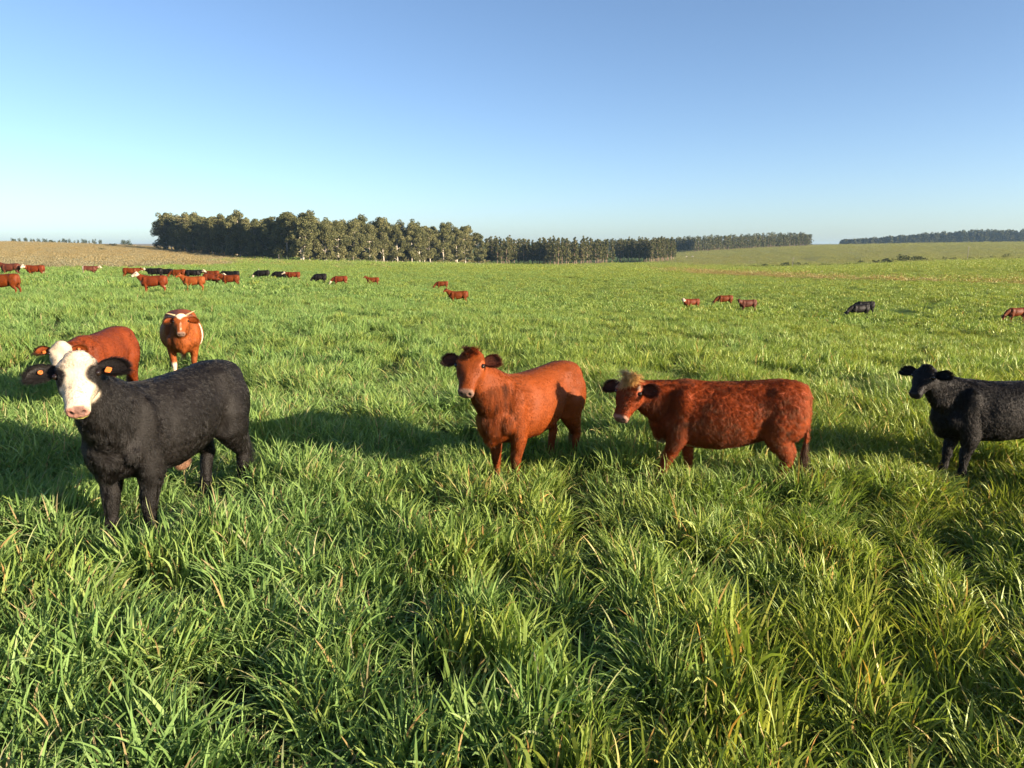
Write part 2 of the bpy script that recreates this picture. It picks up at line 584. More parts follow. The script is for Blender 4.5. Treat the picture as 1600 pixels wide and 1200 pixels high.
    dg = bpy.context.evaluated_depsgraph_get()
    ev = ob.evaluated_get(dg).to_mesh()
    n = len(ev.vertices)
    P = np.empty(n * 3, np.float32)
    ev.vertices.foreach_get('co', P)
    P = P.reshape(-1, 3).astype(float)
    N = np.empty(n * 3, np.float32)
    ev.vertices.foreach_get('normal', N)
    N = N.reshape(-1, 3).astype(float)
    Q = np.array([tuple(p.vertices) if len(p.vertices) == 4 else tuple(p.vertices) + (p.vertices[-1],) for p in ev.polygons])
    ob.evaluated_get(dg).to_mesh_clear()
    bpy.data.objects.remove(ob)
    bpy.data.meshes.remove(me)
    # head-local coordinates and facial modelling
    D = (P - poll) / hs
    L = np.c_[D @ hx / hsq, D @ hy / hw_q, D @ hz]
    head = (L[:, 0] > -.10) & (L[:, 0] < .62) & (np.abs(L[:, 1]) < .19) & (L[:, 2] > -.20) & (L[:, 2] < .14)
    ndot = N @ np.c_[hx, hy, hz]
    def push(c, r, amt, along=None):
        d = np.linalg.norm((L - np.array(c)) / np.array(r), axis=1)
        w = np.exp(-d * d) * head * amt * hs
        P[:] += w[:, None] * (N if along is None else np.asarray(along)[None])
    for s in (1, -1):
        push((.155, s * .125, .03), (.034, .03, .026), -.020)
        push((.115, s * .115, .064), (.036, .03, .024), .018)
        push((.205, s * .125, .02), (.03, .03, .03), -.006)
        push((.270, s * .105, -.06), (.06, .03, .05), .012)
        push((.30, s * .085, .045), (.07, .025, .03), -.012)
        push((.37, s * .09, -.02), (.06, .03, .03), -.010)
        push((.545, s * .036, .012), (.024, .013, .017), -.032)
        push((.515, s * .050, .034), (.025, .018, .016), .008)
    push((.55, 0, .0), (.03, .010, .04), -.006)
    push((.32, 0, .07), (.10, .028, .03), .010)
    mouth = np.exp(-((L[:, 2] + .052 - .12 * np.clip(.5 - L[:, 0], 0, .2)) / .008) ** 2) * head * (L[:, 0] > .40) * .010 * hs
    P -= mouth[:, None] * N
    # long muscle and rib relief on the flank
    side = np.sign(P[:, 1])
    def body_push(c, r, amt):
        d = np.linalg.norm((np.c_[P[:, 0], np.abs(P[:, 1]), P[:, 2]] - np.array(c)) / np.array(r), axis=1)
        P[:] += (np.exp(-d * d) * amt)[:, None] * N
    body_push((-.27, .26, 1.08), (.11, .12, .10), -.024)
    body_push((-.47, .22, 1.17), (.06, .08, .05), .022)
    body_push((-.62, .20, 1.12), (.07, .10, .07), -.012)
    body_push((-.52, .26, .80), (.10, .10, .12), .014)
    body_push((.48, .22, .98), (.07, .10, .16), .014)     # hollow before the hip
    body_push((-.34, .25, .74), (.055, .15, .16), -.032)      # flank fold
    body_push((.32, .26, .92), (.065, .15, .22), -.017)       # behind the shoulder
    body_push((.66, .16, .98), (.05, .12, .16), -.022)
    rib = np.sin(P[:, 0] * 52) * np.exp(-((P[:, 0] - .02) / .2) ** 2) * np.exp(-((P[:, 2] - .88) / .18) ** 2)
    P += (rib * .0008)[:, None] * N
    nz = vnoise(P, .09, 3) - .5
    P += (nz * .006)[:, None] * N
    frame = dict(poll=poll, hl=hsq, hw=hw_q, hx=hx, hy=hy, hz=hz, hs=hs, tail=np.array(tail[-1]), tail2=np.array(tail[-2]))
    return P, Q, N, L, head, frame

def ear_shape(fr, s, pose, nu=13, nv=9):
    hx, hy, hz, hs = fr['hx'], fr['hy'], fr['hz'], fr['hs']
    droop, back = pose.get('ear', (.05, -.15))
    ln = pose.get('ear_len', .20) * hs
    wd = pose.get('ear_w', 1.0)
    base = fr['poll'] + hs * (hx * .055 + hy * s * .100 * fr['hw'] + hz * .0)
    a = unit(hy * s + hx * droop + hz * back)
    wax = unit(-hx - a * (-hx).dot(a))
    n = unit(np.cross(a, wax)) * (1 if np.cross(a, wax).dot(hz) > 0 else -1)
    V = []
    for i in range(nu):
        t = i / (nu - 1)
        hw = wd * .062 * (math.sin(math.pi * (.07 + .93 * t ** 1.15)) ** .62 if t < 1 else 0) + .004
        c = base + a * ln * t + n * (.03 * t * t - .012) - wax * .018 * t * t
        for side in (0, 1):
            for j in range(nv):
                q = -1 + 2 * j / (nv - 1)
                if side:
                    q = -q
                th = (.007 if side == 0 else -.007) * (1 - abs(q) ** 3) * (1 - .6 * t)
                V.append(c + hs * (wax * hw * q + n * (hw * .5 * q * q + th)))
    m = 2 * nv
    F = []
    for i in range(nu - 1):
        for j in range(m):
            x, y = i * m + j, i * m + (j + 1) % m
            F.append((x, y, y + m, x + m) if s > 0 else (y, x, x + m, y + m))
    return np.array(V), np.array(F), dict(base=base, a=a, w=wax, n=n, ln=ln)

def srgb(r, g, b):
    f = lambda c: ((c / 255 + .055) / 1.055) ** 2.4 if c > 10 else c / 255 / 12.92
    return np.array([f(r), f(g), f(b)])

BLACK = np.array([.0062, .0050, .0045])
RED = np.array([.136, .028, .0042])
RUST = np.array([.128, .024, .0055])
TAN = np.array([.20, .050, .010])
DARKRED = np.array([.075, .022, .012])
CREAM = np.array([.60, .49, .36])
PINK = np.array([.42, .21, .16])

def paint(P, L, head, base, scheme, seed=1):
    n = len(P)
    C = np.tile(base, (n, 1)).astype(float)
    nb = vnoise(P, .22, seed)
    nf = vnoise(P, .05, seed + 5)
    C *= (.80 + .34 * nb + .12 * nf)[:, None]
    def blend(w, col):
        w = np.clip(w, 0, 1)[:, None]
        C[:] = C * (1 - w) + np.asarray(col)[None] * w
    hh = head.astype(float)
    wob = (nf - .5) * .03
    muz = sstep(.475, .515, L[:, 0] + wob * .6) * hh
    nose = sstep(.508, .526, L[:, 0] - .5 * np.clip(-.035 - L[:, 2], 0, 1) + .25 * np.clip(L[:, 2], 0, 1)) * hh
    if 'bald' in scheme:            # white face with dark eye patches
        w = sstep(.118, .092, np.abs(L[:, 1]) + wob + .12 * np.clip(L[:, 0] - .30, -1, 0) * 0)
        w = np.maximum(w, sstep(.30, .36, L[:, 0] + wob))
        w *= sstep(-.085, -.055, L[:, 0] + wob) * hh * sstep(-.16, -.12, L[:, 2])
        e = 1 - sstep(.75, 1.05, np.linalg.norm((np.c_[L[:, 0], np.abs(L[:, 1]), L[:, 2]] - np.array([.185, .135, .03])) / np.array([.112, .096, .22]), axis=1) + wob * 4)
        blend(w * (1 - e), CREAM * .88)
        C *= (1 - .22 * w * (1 - e) * (vnoise(P, .035, 77) - .2))[:, None]
    if 'white' in scheme:           # all-white head
        w = sstep(-.09, -.05, L[:, 0] + wob) * hh * sstep(.62, .5, L[:, 0])
        blend(w, CREAM * .80)
        C *= (1 - .35 * w * (vnoise(P, .05, 78) - .15))[:, None]
        if 'bib' in scheme:
            blend(sstep(.70, .76, P[:, 0] + .03 * (nf - .5)) * sstep(.95, .80, P[:, 2]), CREAM)
    if 'blaze' in scheme:
        w = sstep(.015, -.02, np.abs(L[:, 1]) - .085 * np.clip((.17 - L[:, 0]) / .17, 0, 1) + wob) * hh * sstep(-.05, 0, L[:, 2])
        blend(w * sstep(-.03, -.005, L[:, 0]) * sstep(-.0, .03, L[:, 2]), CREAM)
    if 'eyespot' in scheme:
        q = np.c_[L[:, 0], np.abs(L[:, 1]), L[:, 2]]
        blend(hh * np.exp(-(np.linalg.norm((q - np.array([.115, .108, .07])) / np.array([.025, .018, .03]), axis=1)) ** 4), CREAM * .8)
    if 'belly' in scheme:
        blend(sstep(.60, .55, P[:, 2] + wob * 2) * sstep(-.75, -.65, P[:, 0]) * sstep(.50, .53, P[:, 2]) * (np.abs(P[:, 1]) < .13), CREAM * .85)
    if 'sheath' in scheme:
        blend(np.exp(-(np.linalg.norm((P - np.array([-.10, 0, .445])) / np.array([.11, .06, .055]), axis=1)) ** 4), np.array([.20, .105, .06]))
    if 'flankpatch' in scheme:
        w = np.exp(-(((P[:, 0] - .30) / .055) ** 4)) * sstep(1.12, 1.0, P[:, 2]) * sstep(.62, .7, P[:, 2])
        blend(w * (nf * .6 + .7) * (P[:, 1] > .05), CREAM)
        blend(np.exp(-(((P[:, 0] - .45) / .10) ** 4)) * sstep(1.20, 1.24, P[:, 2]), CREAM)
        blend(sstep(.40, .34, P[:, 2]) * sstep(.3, .4, P[:, 0]) * (P[:, 1] < 0) * .8, CREAM)
    if 'socks' in scheme:
        blend(sstep(.36, .28, P[:, 2]), CREAM * .8)
    if 'rear' in scheme:
        blend(sstep(-.62, -.70, P[:, 0]), CREAM * .9)
    # eye rim, nose leather, mouth
    q = np.c_[L[:, 0], np.abs(L[:, 1]), L[:, 2]]
    if 'bald' not in scheme and 'black' not in scheme:
        blend(hh * np.exp(-((np.linalg.norm((q - np.array([.155, .122, .03])) / np.array([.045, .05, .034]), axis=1) - 1) / .22) ** 2) * .5, np.minimum(base * 2.6 + .03, .6))
    blend(hh * (1 - sstep(.7, 1.1, np.linalg.norm((q - np.array([.155, .122, .03])) / np.array([.030, .03, .022]), axis=1))) * .8, BLACK)
    if 'pinknose' in scheme:
        blend(nose, PINK * .75)
        blend(muz * (1 - nose) * .5, CREAM * .8)
        blend(nose * (nf > .55) * .6, BLACK * 6)
    elif 'blacknose' in scheme:
        blend(nose, np.array([.02, .018, .018]))
    else:
        blend(nose, np.array([.16, .10, .075]))
        blend(muz * (1 - nose) * .35, CREAM * .5)
    if 'green' in scheme:
        blend(sstep(.46, .50, L[:, 0]) * sstep(-.052, -.066, L[:, 2]) * hh, np.array([.42, .40, .10]))
    nostril = np.exp(-(np.linalg.norm((q - np.array([.54, .037, .012])) / np.array([.04, .013, .017]), axis=1)) ** 4) * hh
    blend(nostril, np.array([.02, .012, .010]))
    mline = np.exp(-((L[:, 2] + .052 - .12 * np.clip(.5 - L[:, 0], 0, .2)) / .006) ** 2) * hh * (L[:, 0] > .41)
    blend(mline * .8, np.array([.02, .013, .010]))
    blend(sstep(.07, .045, P[:, 2]), np.array([.03, .025, .02]))
    return C

def hair_object(name, parent, roots, dirs, length, width, cols, rng, bend=.5, npts=4, jit=.15, mat=None, normals=None):
    """roots/dirs (n,3), lying towards 'bend' direction already mixed in dirs; a curves object"""
    n = len(roots)
    hc = bpy.data.hair_curves.new(name)
    hc.add_curves([npts] * n)
    pts = np.empty((n, npts, 3))
    d0, d1 = dirs
    for k in range(npts):
        t = k / (npts - 1)
        pts[:, k] = roots + length[:, None] * (d0 * (t - t * t * .5) + d1 * (t * t * .5))
        if k:
            pts[:, k] += rng.normal(0, 1, (n, 3)) * (length * jit * t * .35)[:, None]
    hc.attributes['position'].data.foreach_set('vector', pts.astype(np.float32).ravel())
    r = hc.attributes.get('radius') or hc.attributes.new('radius', 'FLOAT', 'POINT')
    rad = np.tile(np.linspace(1, .25, npts), (n, 1)) * np.asarray(width).reshape(-1, 1)
    r.data.foreach_set('value', rad.astype(np.float32).ravel())
    ca = hc.attributes.new('col', 'FLOAT_COLOR', 'CURVE')
    ca.data.foreach_set('color', np.c_[cols, np.ones(n)].astype(np.float32).ravel())
    if normals is None:
        normals = d0 / (np.linalg.norm(d0, axis=1)[:, None] + 1e-6)
    na = hc.attributes.new('nrm', 'FLOAT_VECTOR', 'CURVE')
    na.data.foreach_set('vector', np.asarray(normals).astype(np.float32).ravel())
    hc.materials.append(mat or M_HAIR)
    o = bpy.data.objects.new(name, hc)
    COL.objects.link(o)
    o.parent = parent
    return o

def sample_surface(P, Q, N, C, rng, n, weight=None):
    a, b, c, d = P[Q[:, 0]], P[Q[:, 1]], P[Q[:, 2]], P[Q[:, 3]]
    area = np.linalg.norm(np.cross(c - a, d - b), axis=1) * .5
    if weight is not None:
        area = area * weight[Q].mean(1)
    f = rng.choice(len(Q), n, p=area / area.sum())
    u, v = rng.random(n), rng.random(n)
    w = np.stack([(1 - u) * (1 - v), u * (1 - v), u * v, (1 - u) * v], 1)
    mix = lambda X: (X[Q[f]] * w[:, :, None]).sum(1)
    nn = mix(N)
    nn /= np.linalg.norm(nn, axis=1)[:, None] + 1e-9
    return mix(P), nn, mix(C)

def build_cow(spec):
    rng = np.random.default_rng(spec.get('seed', 1))
    pose = spec['pose']
    P, Q, N, L, head, fr = cow_shape(pose, spec.get('voxel', .0125))
    C = paint(P, L, head, spec['base'], spec['scheme'], spec.get('seed', 1))
    root = empty('cow', spec['loc'], spec['rz'], spec['s'])
    props(root, spec['label'], 'cow', spec.get('group'))
    hx, hy, hz, hs, poll = fr['hx'], fr['hy'], fr['hz'], fr['hs'], fr['poll']
    V, Fq, Cc = [P], [Q], [C]
    k = len(P)
    ears = {}
    for s in (1, -1):
        ev, ef, info = ear_shape(fr, s, pose)
        ears[s] = info
        V.append(ev)
        Fq.append(ef + k)
        k += len(ev)
        ec = spec.get('ear_col', spec['base'])
        Cc.append(np.tile(ec, (len(ev), 1)))
    me = new_mesh('body', np.concatenate(V), np.concatenate(Fq), M_COAT)
    set_attr(me, 'col', 'FLOAT_COLOR', 'POINT', np.c_[np.concatenate(Cc), np.ones(k)])
    body = mesh_obj('body', me, root)
    # eyes
    for s in (1, -1):
        v, f = ellipsoid((0, 0, 0), (.026 * hs, .022 * hs, .024 * hs), seg=14)
        e = mesh_obj('eye', new_mesh('eye', v, f, M_EYE), root, poll + hs * (hx * .155 * fr['hl'] + hy * s * .1165 * fr['hw'] + hz * .030))
    # fur
    den = spec.get('hairs', 60000)
    face = head & (L[:, 0] > -.02)
    wt = np.ones(len(P))
    wt[P[:, 2] < .12] = 0.05
    wt[face] = 2.6
    wt[head & (L[:, 0] > .495)] = .05
    wt[head & (L[:, 0] > .40) & (L[:, 2] < -.035)] = .3
    q = np.c_[L[:, 0], np.abs(L[:, 1]), L[:, 2]]
    wt[head & (np.linalg.norm((q - np.array([.155, .122, .03])) / np.array([.028, .05, .020]), axis=1) < 1)] = 0
    ls = spec.get('hair_len', .022)
    lenf = np.full(len(P), ls)
    lenf[face] = ls * .55
    lenf[face & (L[:, 0] < .14)] = ls * .9
    neckw = np.exp(-((P[:, 0] - .80) / .25) ** 2) * (~face) * (P[:, 2] < 1.2)
    lenf *= 1 + spec.get('neck_hair', .8) * neckw
    X = np.c_[C, lenf, L, head]
    r, nn, X = sample_surface(P, Q, N, X, rng, den, wt)
    col, ln, Lr, hr = X[:, :3], X[:, 3], X[:, 4:7], X[:, 7]
    flow = np.tile(np.array([-.75, 0, -.75]), (den, 1))
    flow[r[:, 2] < .6] = (-.15, 0, -1)
    nk = (r[:, 0] > .62)
    flow[nk] = (-.25, 0, -1)
    onh = hr > .5
    fsgn = np.where(Lr[:, 0] > .16, 1, -1) * np.where(Lr[:, 0] > .16, .9, .6)
    fh = fsgn[:, None] * hx + np.sign(Lr[:, 1])[:, None] * hy * .7 - hz * .1
    flow[onh] = fh[onh]
    sw = spec.get('swirl', .5)
    wob = np.stack([vnoise(r, spec.get('clump', .05), 11 + i) - .5 for i in range(3)], 1)
    wob2 = np.stack([vnoise(r, .16, 21 + i) - .5 for i in range(3)], 1)
    flow = flow + sw * 2.4 * wob + sw * 2.0 * wob2 + rng.normal(0, .16, (den, 3))
    flow -= nn * (flow * nn).sum(1)[:, None]
    flow /= np.linalg.norm(flow, axis=1)[:, None] + 1e-6
    lift = spec.get('lift', .45) * (.7 + .6 * rng.random(den))
    d0 = nn * lift[:, None] + flow * np.sqrt(np.clip(1 - lift ** 2, 0, 1))[:, None]
    d1 = d0 * .4 + flow * .6 - nn * .12 + np.array([0, 0, -.15])
    ln = ln * (.6 + .8 * rng.random(den))
    hue = 1 + rng.normal(0, spec.get('huevar', .16), den)
    cols = np.clip(col * hue[:, None], .002, .95)
    cb = spec.get('hair_gain', 1.0)
    tf = spec.get('tuft', .026)
    nkw = (r[:, 0] > .50) & (onh == False)
    q3 = (r + .02 * wob) / np.stack([np.full(den, tf), np.full(den, tf), np.where(nkw, tf * 4.0, tf * 1.3)], 1)
    ncen = max(200, int(.9 * spec.get('tufts', 6500) * (.026 / tf) ** 2))
    pick = rng.choice(den, ncen, replace=False)
    kd = KDTree(ncen)
    for i_, j_ in enumerate(pick):
        kd.insert(q3[j_], i_)
    kd.balance()
    cid = np.array([kd.find(v)[1] for v in q3.tolist()])
    nc = cid.max() + 1
    cnt = np.maximum(np.bincount(cid, minlength=nc), 1)[:, None]
    cen = np.stack([np.bincount(cid, weights=r[:, i], minlength=nc) for i in range(3)], 1) / cnt
    pull = (cen[cid] - r)
    pull -= nn * (pull * nn).sum(1)[:, None]
    d1 = d1 + pull / ln[:, None] * np.where(nkw[:, None], np.array([[1.3, 1.3, .0]]), 1.0) * spec.get('clumping', 1.0)
    chue = rng.normal(0, 1, nc)[cid] * spec.get('clumpvar', .09)
    ctilt = rng.normal(0, 1, (nc, 3))[cid] * spec.get('clumptilt', .12)
    cols = cols * np.clip(1 + chue, .4, 1.8)[:, None]
    streak = np.stack([vnoise(r / np.array([.026, .026, .40]), 1.0, 41 + i) - .5 for i in range(3)], 1)
    sk = np.clip(np.exp(-((r[:, 0] - .72) / .30) ** 2) * (1 - onh), 0, 1) * spec.get('streak', .8)
    cnorm = nn + flow * .15 + spec.get('relief', .6) * (wob + .6 * wob2) + ctilt + sk[:, None] * streak * 1.8 + rng.normal(0, .10, nn.shape)
    cols = cols * (1 + spec.get('relief', .6) * .4 * wob[:, :1] + .9 * sk[:, None] * streak[:, :1])
    hair_object('coat_hair', root, r + nn * -.002, (d0, d1), ln, np.full(den, spec.get('hair_w', .0011)), np.clip(cols * cb, 0, .95), rng, normals=cnorm, mat=M_HAIR_GLOSS if spec['base'] is BLACK else M_HAIR)
    # ear hair
    m = 2600
    rr, dd0, dd1, cc, ll = [], [], [], [], []
    for s in (1, -1):
        i = ears[s]
        t = rng.random(m) ** .8
        qq = rng.uniform(-1, 1, m)
        edge = rng.random(m) < .55
        qq = np.where(edge, np.sign(qq) * (.9 + .1 * rng.random(m)), qq)
        hw = .062 * pose.get('ear_w', 1.0) * np.abs(np.sin(np.pi * (.07 + .93 * t ** 1.15))) ** .62 + .004
        p = i['base'] + i['a'] * (i['ln'] * t)[:, None] + i['n'] * (.03 * t * t - .012)[:, None] - i['w'] * (.018 * t * t)[:, None]
        p = p + hs * (i['w'] * (hw * qq)[:, None] + i['n'] * (hw * .5 * qq * qq)[:, None])
        d = i['a'] * .8 + i['w'] * (qq * .5)[:, None] + i['n'] * rng.uniform(-.3, .5, m)[:, None] + rng.normal(0, .25, (m, 3))
        d /= np.linalg.norm(d, axis=1)[:, None]
        rr.append(p); dd0.append(d); dd1.append(d + i['a'] * .4 + np.array([0, 0, -.3]))
        cc.append(np.tile(spec.get('ear_col', spec['base']), (m, 1)) * (.7 + .7 * rng.random(m))[:, None])
        ll.append(np.full(m, .026 * spec.get('ear_hair', 1.0)) * (.5 + rng.random(m)))
    hair_object('ear_hair', root, np.concatenate(rr), (np.concatenate(dd0), np.concatenate(dd1)), np.concatenate(ll), np.full(2 * m, .0010), np.concatenate(cc), rng)
    # tail switch
    m = 900
    rr = fr['tail2'] + (fr['tail'] - fr['tail2']) * rng.random(m)[:, None] * 1.1 + rng.normal(0, .010, (m, 3))
    d = np.tile(np.array([0, 0, -1.0]), (m, 1)) + rng.normal(0, .14, (m, 3))
    hair_object('tail_switch', root, rr, (d, d + rng.normal(0, .12, (m, 3))), .20 * (.6 + .7 * rng.random(m)), np.full(m, .0014),
                np.tile(spec.get('tail_col', spec['base'] * 1.3 + .01), (m, 1)) * (.6 + .8 * rng.random(m))[:, None], rng)
    # forelock
    if 'forelock' in spec:
        fc, fn, fl = spec['forelock']
        a = rng.uniform(-.045, .05, fn)
        b = rng.normal(0, .030, fn)
        rt = poll + hs * (hx * a[:, None] + hy * b[:, None] + hz * .075)
        tuft = np.stack([vnoise(np.c_[a, b, b * 0], .025, 31 + i) - .5 for i in range(3)], 1) * 1.6
        d0 = hz * .55 + np.array([0, 0, .75]) + hx * -.1 + hy * (b / .05 * .3)[:, None] + tuft + rng.normal(0, .2, (fn, 3))
        d1 = hx * 1.1 - hz * .3 + hy * (b / .05 * .5)[:, None] + tuft * 1.5 + rng.normal(0, .3, (fn, 3))
        hair_object('forelock', root, rt, (d0, d1), fl * (.5 + .8 * rng.random(fn)), np.full(fn, .0019), np.tile(fc, (fn, 1)) * (.45 + .85 * rng.random(fn) * (.6 + .8 * vnoise(np.c_[a, b, b * 0], .012, 91)))[:, None], rng, jit=.25, normals=hz * .6 + hy * (b / .05 * .4)[:, None] + tuft)
    if spec.get('tags'):
        for s in (1, -1):
            i = ears[s]
            kind = spec['tags'][0 if s > 0 else 1]
            if not kind:
                continue
            c = i['base'] + i['a'] * i['ln'] * (.55 if kind == 'button' else .42) + i['n'] * .022 + (0 if kind == 'button' else -i['w'] * .035)
            if kind == 'button':
                v, f = loft([(c + i['n'] * z, i['a'], i['w'], r, r, r, 2.0) for z, r in ((-.004, .015), (.004, .016), (.006, .013), (.003, .006))], 14)
            else:
                v, f = loft([(c + i['n'] * z, unit(i['a'] - .25 * i['w']), unit(i['w'] + .25 * i['a']), r, r * 1.25, r * 1.25, 5.0) for z, r in ((-.003, .017), (.0, .019), (.004, .017))], 16)
            mesh_obj('ear_tag', new_mesh('ear_tag', v, f, M_TAG, False), root)
    if spec.get('horns'):
        for s in (1, -1):
            path, rad = [], []
            for t in np.linspace(0, 1, 8):
                path.append(poll + hs * (hx * (-.02 - .03 * t) + hy * s * (.085 + .20 * t) + hz * (.03 + .03 * math.sin(t * 2.4)) + np.array([0, 0, .06 * t ** 1.5 * (1 if s > 0 else .3)])))
                rad.append(.017 * (1 - t) ** .7 + .002)
            v, f = tube(path, rad, fore=hx, seg=12)
            mesh_obj('horn', new_mesh('horn', v, f, M_HORN), root)
    return root

def report_cow(tag, spec, fr=None):
    R = rotz(spec['rz']) * spec['s']
    out = []
    poll = spec['pose']['poll']
    for nm, p in (('withers', (.45, 0, 1.25)), ('rump', (-.75, 0, 1.22)), ('poll', poll), ('lf', (.5 + spec['pose'].get('lf', (0, 0))[0], .16, .25)), ('rf', (.5 + spec['pose'].get('rf', (0, 0))[0], -.16, .25)), ('lh', (-.66 + spec['pose'].get('lh', (0, 0))[0], .16, .25)), ('rh', (-.66 + spec['pose'].get('rh', (0, 0))[0], -.16, .25))):
        q = R @ np.array(p) + np.array(spec['loc'])
        x, y = project(q)
        out.append('%s(%d,%d)' % (nm, x, y))
    print('COW', tag, ' '.join(out))

NEAR = []
# ------------------------------------------------------------------ trees
def leaf_material(name, c_dark, c_mid, c_light, trans=.25):
    m, t = material(name)
    tone = attr_n(t, 'tone').outputs['Fac']
    oi = nd(t, 'ShaderNodeObjectInfo')
    v = math_n(t, 'ADD', math_n(t, 'MULTIPLY', tone, .8), math_n(t, 'MULTIPLY', oi.outputs['Random'], .2))
    c = ramp_n(t, v, [(.1, c_dark), (.5, c_mid), (.9, c_light)])
    d = nd(t, 'ShaderNodeBsdfDiffuse')
    tr = nd(t, 'ShaderNodeBsdfTranslucent')
    t.links.new(c, d.inputs['Color'])
    t.links.new(mix_rgb(t, 1.0, c, (1.1, 1.15, .6), 'MULTIPLY'), tr.inputs['Color'])
    mx = nd(t, 'ShaderNodeMixShader')
    mx.inputs[0].default_value = trans
    t.links.new(d.outputs[0], mx.inputs[1])
    t.links.new(tr.outputs[0], mx.inputs[2])
    o = nd(t, 'ShaderNodeOutputMaterial')
    t.links.new(mx.outputs[0], o.inputs[0])
    return m

def bark_material(name, a, b):
    m, t = material(name)
    p = nd(t, 'ShaderNodeBsdfPrincipled')
    p.inputs['Roughness'].default_value = .85
    p.inputs['Specular IOR Level'].default_value = .15
    tc = nd(t, 'ShaderNodeTexCoord')
    mp = nd(t, 'ShaderNodeMapping')
    mp.inputs['Scale'].default_value = (2.2, 2.2, .5)
    t.links.new(tc.outputs['Object'], mp.inputs[0])
    t.links.new(ramp_n(t, noise_n(t, 1.2, 5, .65, mp.outputs[0]), [(.35, a), (.65, b)]), p.inputs['Base Color'])
    o = nd(t, 'ShaderNodeOutputMaterial')
    t.links.new(p.outputs[0], o.inputs[0])
    return m

M_EUC = leaf_material('eucalyptus_leaves', (.070, .080, .034), (.150, .150, .066), (.25, .225, .11))
M_PLANT = leaf_material('plantation_leaves', (.050, .062, .028), (.105, .108, .046), (.18, .16, .075))
M_BUSH = leaf_material('bush_leaves', (.024, .032, .012), (.042, .055, .018), (.075, .085, .03))
M_BARK = bark_material('eucalyptus_bark', (.42, .36, .29), (.60, .53, .44))
M_BARK2 = bark_material('plantation_bark', (.20, .135, .095), (.36, .27, .20))
M_WOOD = bark_material('weathered_wood', (.16, .14, .12), (.30, .27, .23))

def leaf_cloud(rng, centres, radii, per, size, squash=.8):
    """leaf sprays on the shells of clumps; returns verts, quads, tone"""
    V, T = [], []
    for c, r in zip(centres, radii):
        n = max(6, int(per * (r ** 1.6)))
        d = rng.normal(0, 1, (n, 3))
        d /= np.linalg.norm(d, axis=1)[:, None]
        rad = r * (.55 + .5 * rng.random(n) ** .6)
        p = np.asarray(c) + d * rad[:, None] * np.array([1, 1, squash])
        nrm = d * .55 + rng.normal(0, .55, (n, 3))
        nrm /= np.linalg.norm(nrm, axis=1)[:, None] + 1e-6
        u = np.cross(nrm, rng.normal(0, 1, (n, 3)))
        u /= np.linalg.norm(u, axis=1)[:, None] + 1e-6
        w = np.cross(nrm, u)
        s = size * rng.uniform(.55, 1.35, n)
        a, b = u * s[:, None] * .5, w * (s * rng.uniform(.4, .8, n))[:, None] * .5
        V.append(np.stack([p - a, p - b * .9 + a * .1, p + a, p + b], 1))
        T.append(np.repeat(np.clip(rng.normal(.45 + rng.normal(0, .13), .18, n), 0, 1), 4))
    V = np.concatenate(V).reshape(-1, 3)
    return V, np.arange(len(V)).reshape(-1, 4), np.concatenate(T)

def tube_simple(path, r0, r1, seg=7):
    n = len(path)
    return tube(path, [r0 + (r1 - r0) * i / (n - 1) for i in range(n)], fore=(1, .1, 0), seg=seg)

def join_parts(parts):
    V, F, k = [], [], 0
    for v, f in parts:
        V.append(v)
        F += [tuple(i + k for i in q) for q in f]
        k += len(v)
    return np.concatenate(V), F

def euc_meshes(seed, H=21.0, R=5.2, low=.16, lean=0.0, fork=False):
    rng = np.random.default_rng(seed)
    parts, cen, rad = [], [], []
    low = low
    top = np.array([rng.normal(0, .6) + lean * H, rng.normal(0, .6), H * .90])
    stems = [top]
    if fork:
        stems = [np.array([-2.0, .2, H * .86]), np.array([3.2, -.2, H * .92]), np.array([.4, 1.2, H * .8])]
    for st in stems:
        path = [np.array([0, 0, -.5])]
        kz = 5 if fork else 8
        for i in range(1, kz + 1):
            t = i / kz
            w = t if not fork else max(0, (t - .16) / .84)
            path.append(np.array([st[0] * w ** 1.1, st[1] * w, st[2] * t]) + rng.normal(0, .12, 3) * (1, 1, .3))
        parts.append(tube_simple(path, .50 if fork else .34, .07, 8))
        nl = 11 if fork else 20
        for i in range(nl):
            t = low + (1 - low) * (i + rng.random()) / nl
            k = min(int(t * kz), kz - 1)
            p = path[k] + (path[k + 1] - path[k]) * (t * kz - k)
            az = i * 2.4 + rng.normal(0, .5)
            prof = math.sin(math.pi * min(1, .16 + .84 * (t - low) / (1 - low)) ** .9) ** .6
            ln = R * (.45 + .55 * rng.random()) * max(.25, prof) * (.8 if fork else 1)
            e = p + np.array([math.cos(az) * ln, math.sin(az) * ln, ln * rng.uniform(.15, .75)])
            m = (p + e) / 2 + rng.normal(0, .25, 3) + np.array([0, 0, -.2])
            parts.append(tube_simple([p, m, e], .10 + .06 * (1 - t), .03, 5))
            for j in range(rng.integers(3, 5)):
                c = e + rng.normal(0, .9, 3) * (1, 1, .8)
                cen.append(c)
                rad.append(rng.uniform(1.0, 2.0) * (R / 5.2))
            if rng.random() < .6:
                cen.append(m + rng.normal(0, .6, 3))
                rad.append(rng.uniform(.8, 1.4))
        for j in range(3):
            cen.append(st + rng.normal(0, .8, 3) + np.array([0, 0, .6]))
            rad.append(rng.uniform(1.0, 1.7))
    v, f = join_parts(parts)
    trunk = new_mesh('trunk', v, f, M_BARK)
    V, Q, T = leaf_cloud(rng, cen, rad, 70, .64)
    crown = new_mesh('crown', V, Q, M_EUC, smooth=False)
    set_attr(crown, 'tone', 'FLOAT', 'POINT', T)
    return trunk, crown

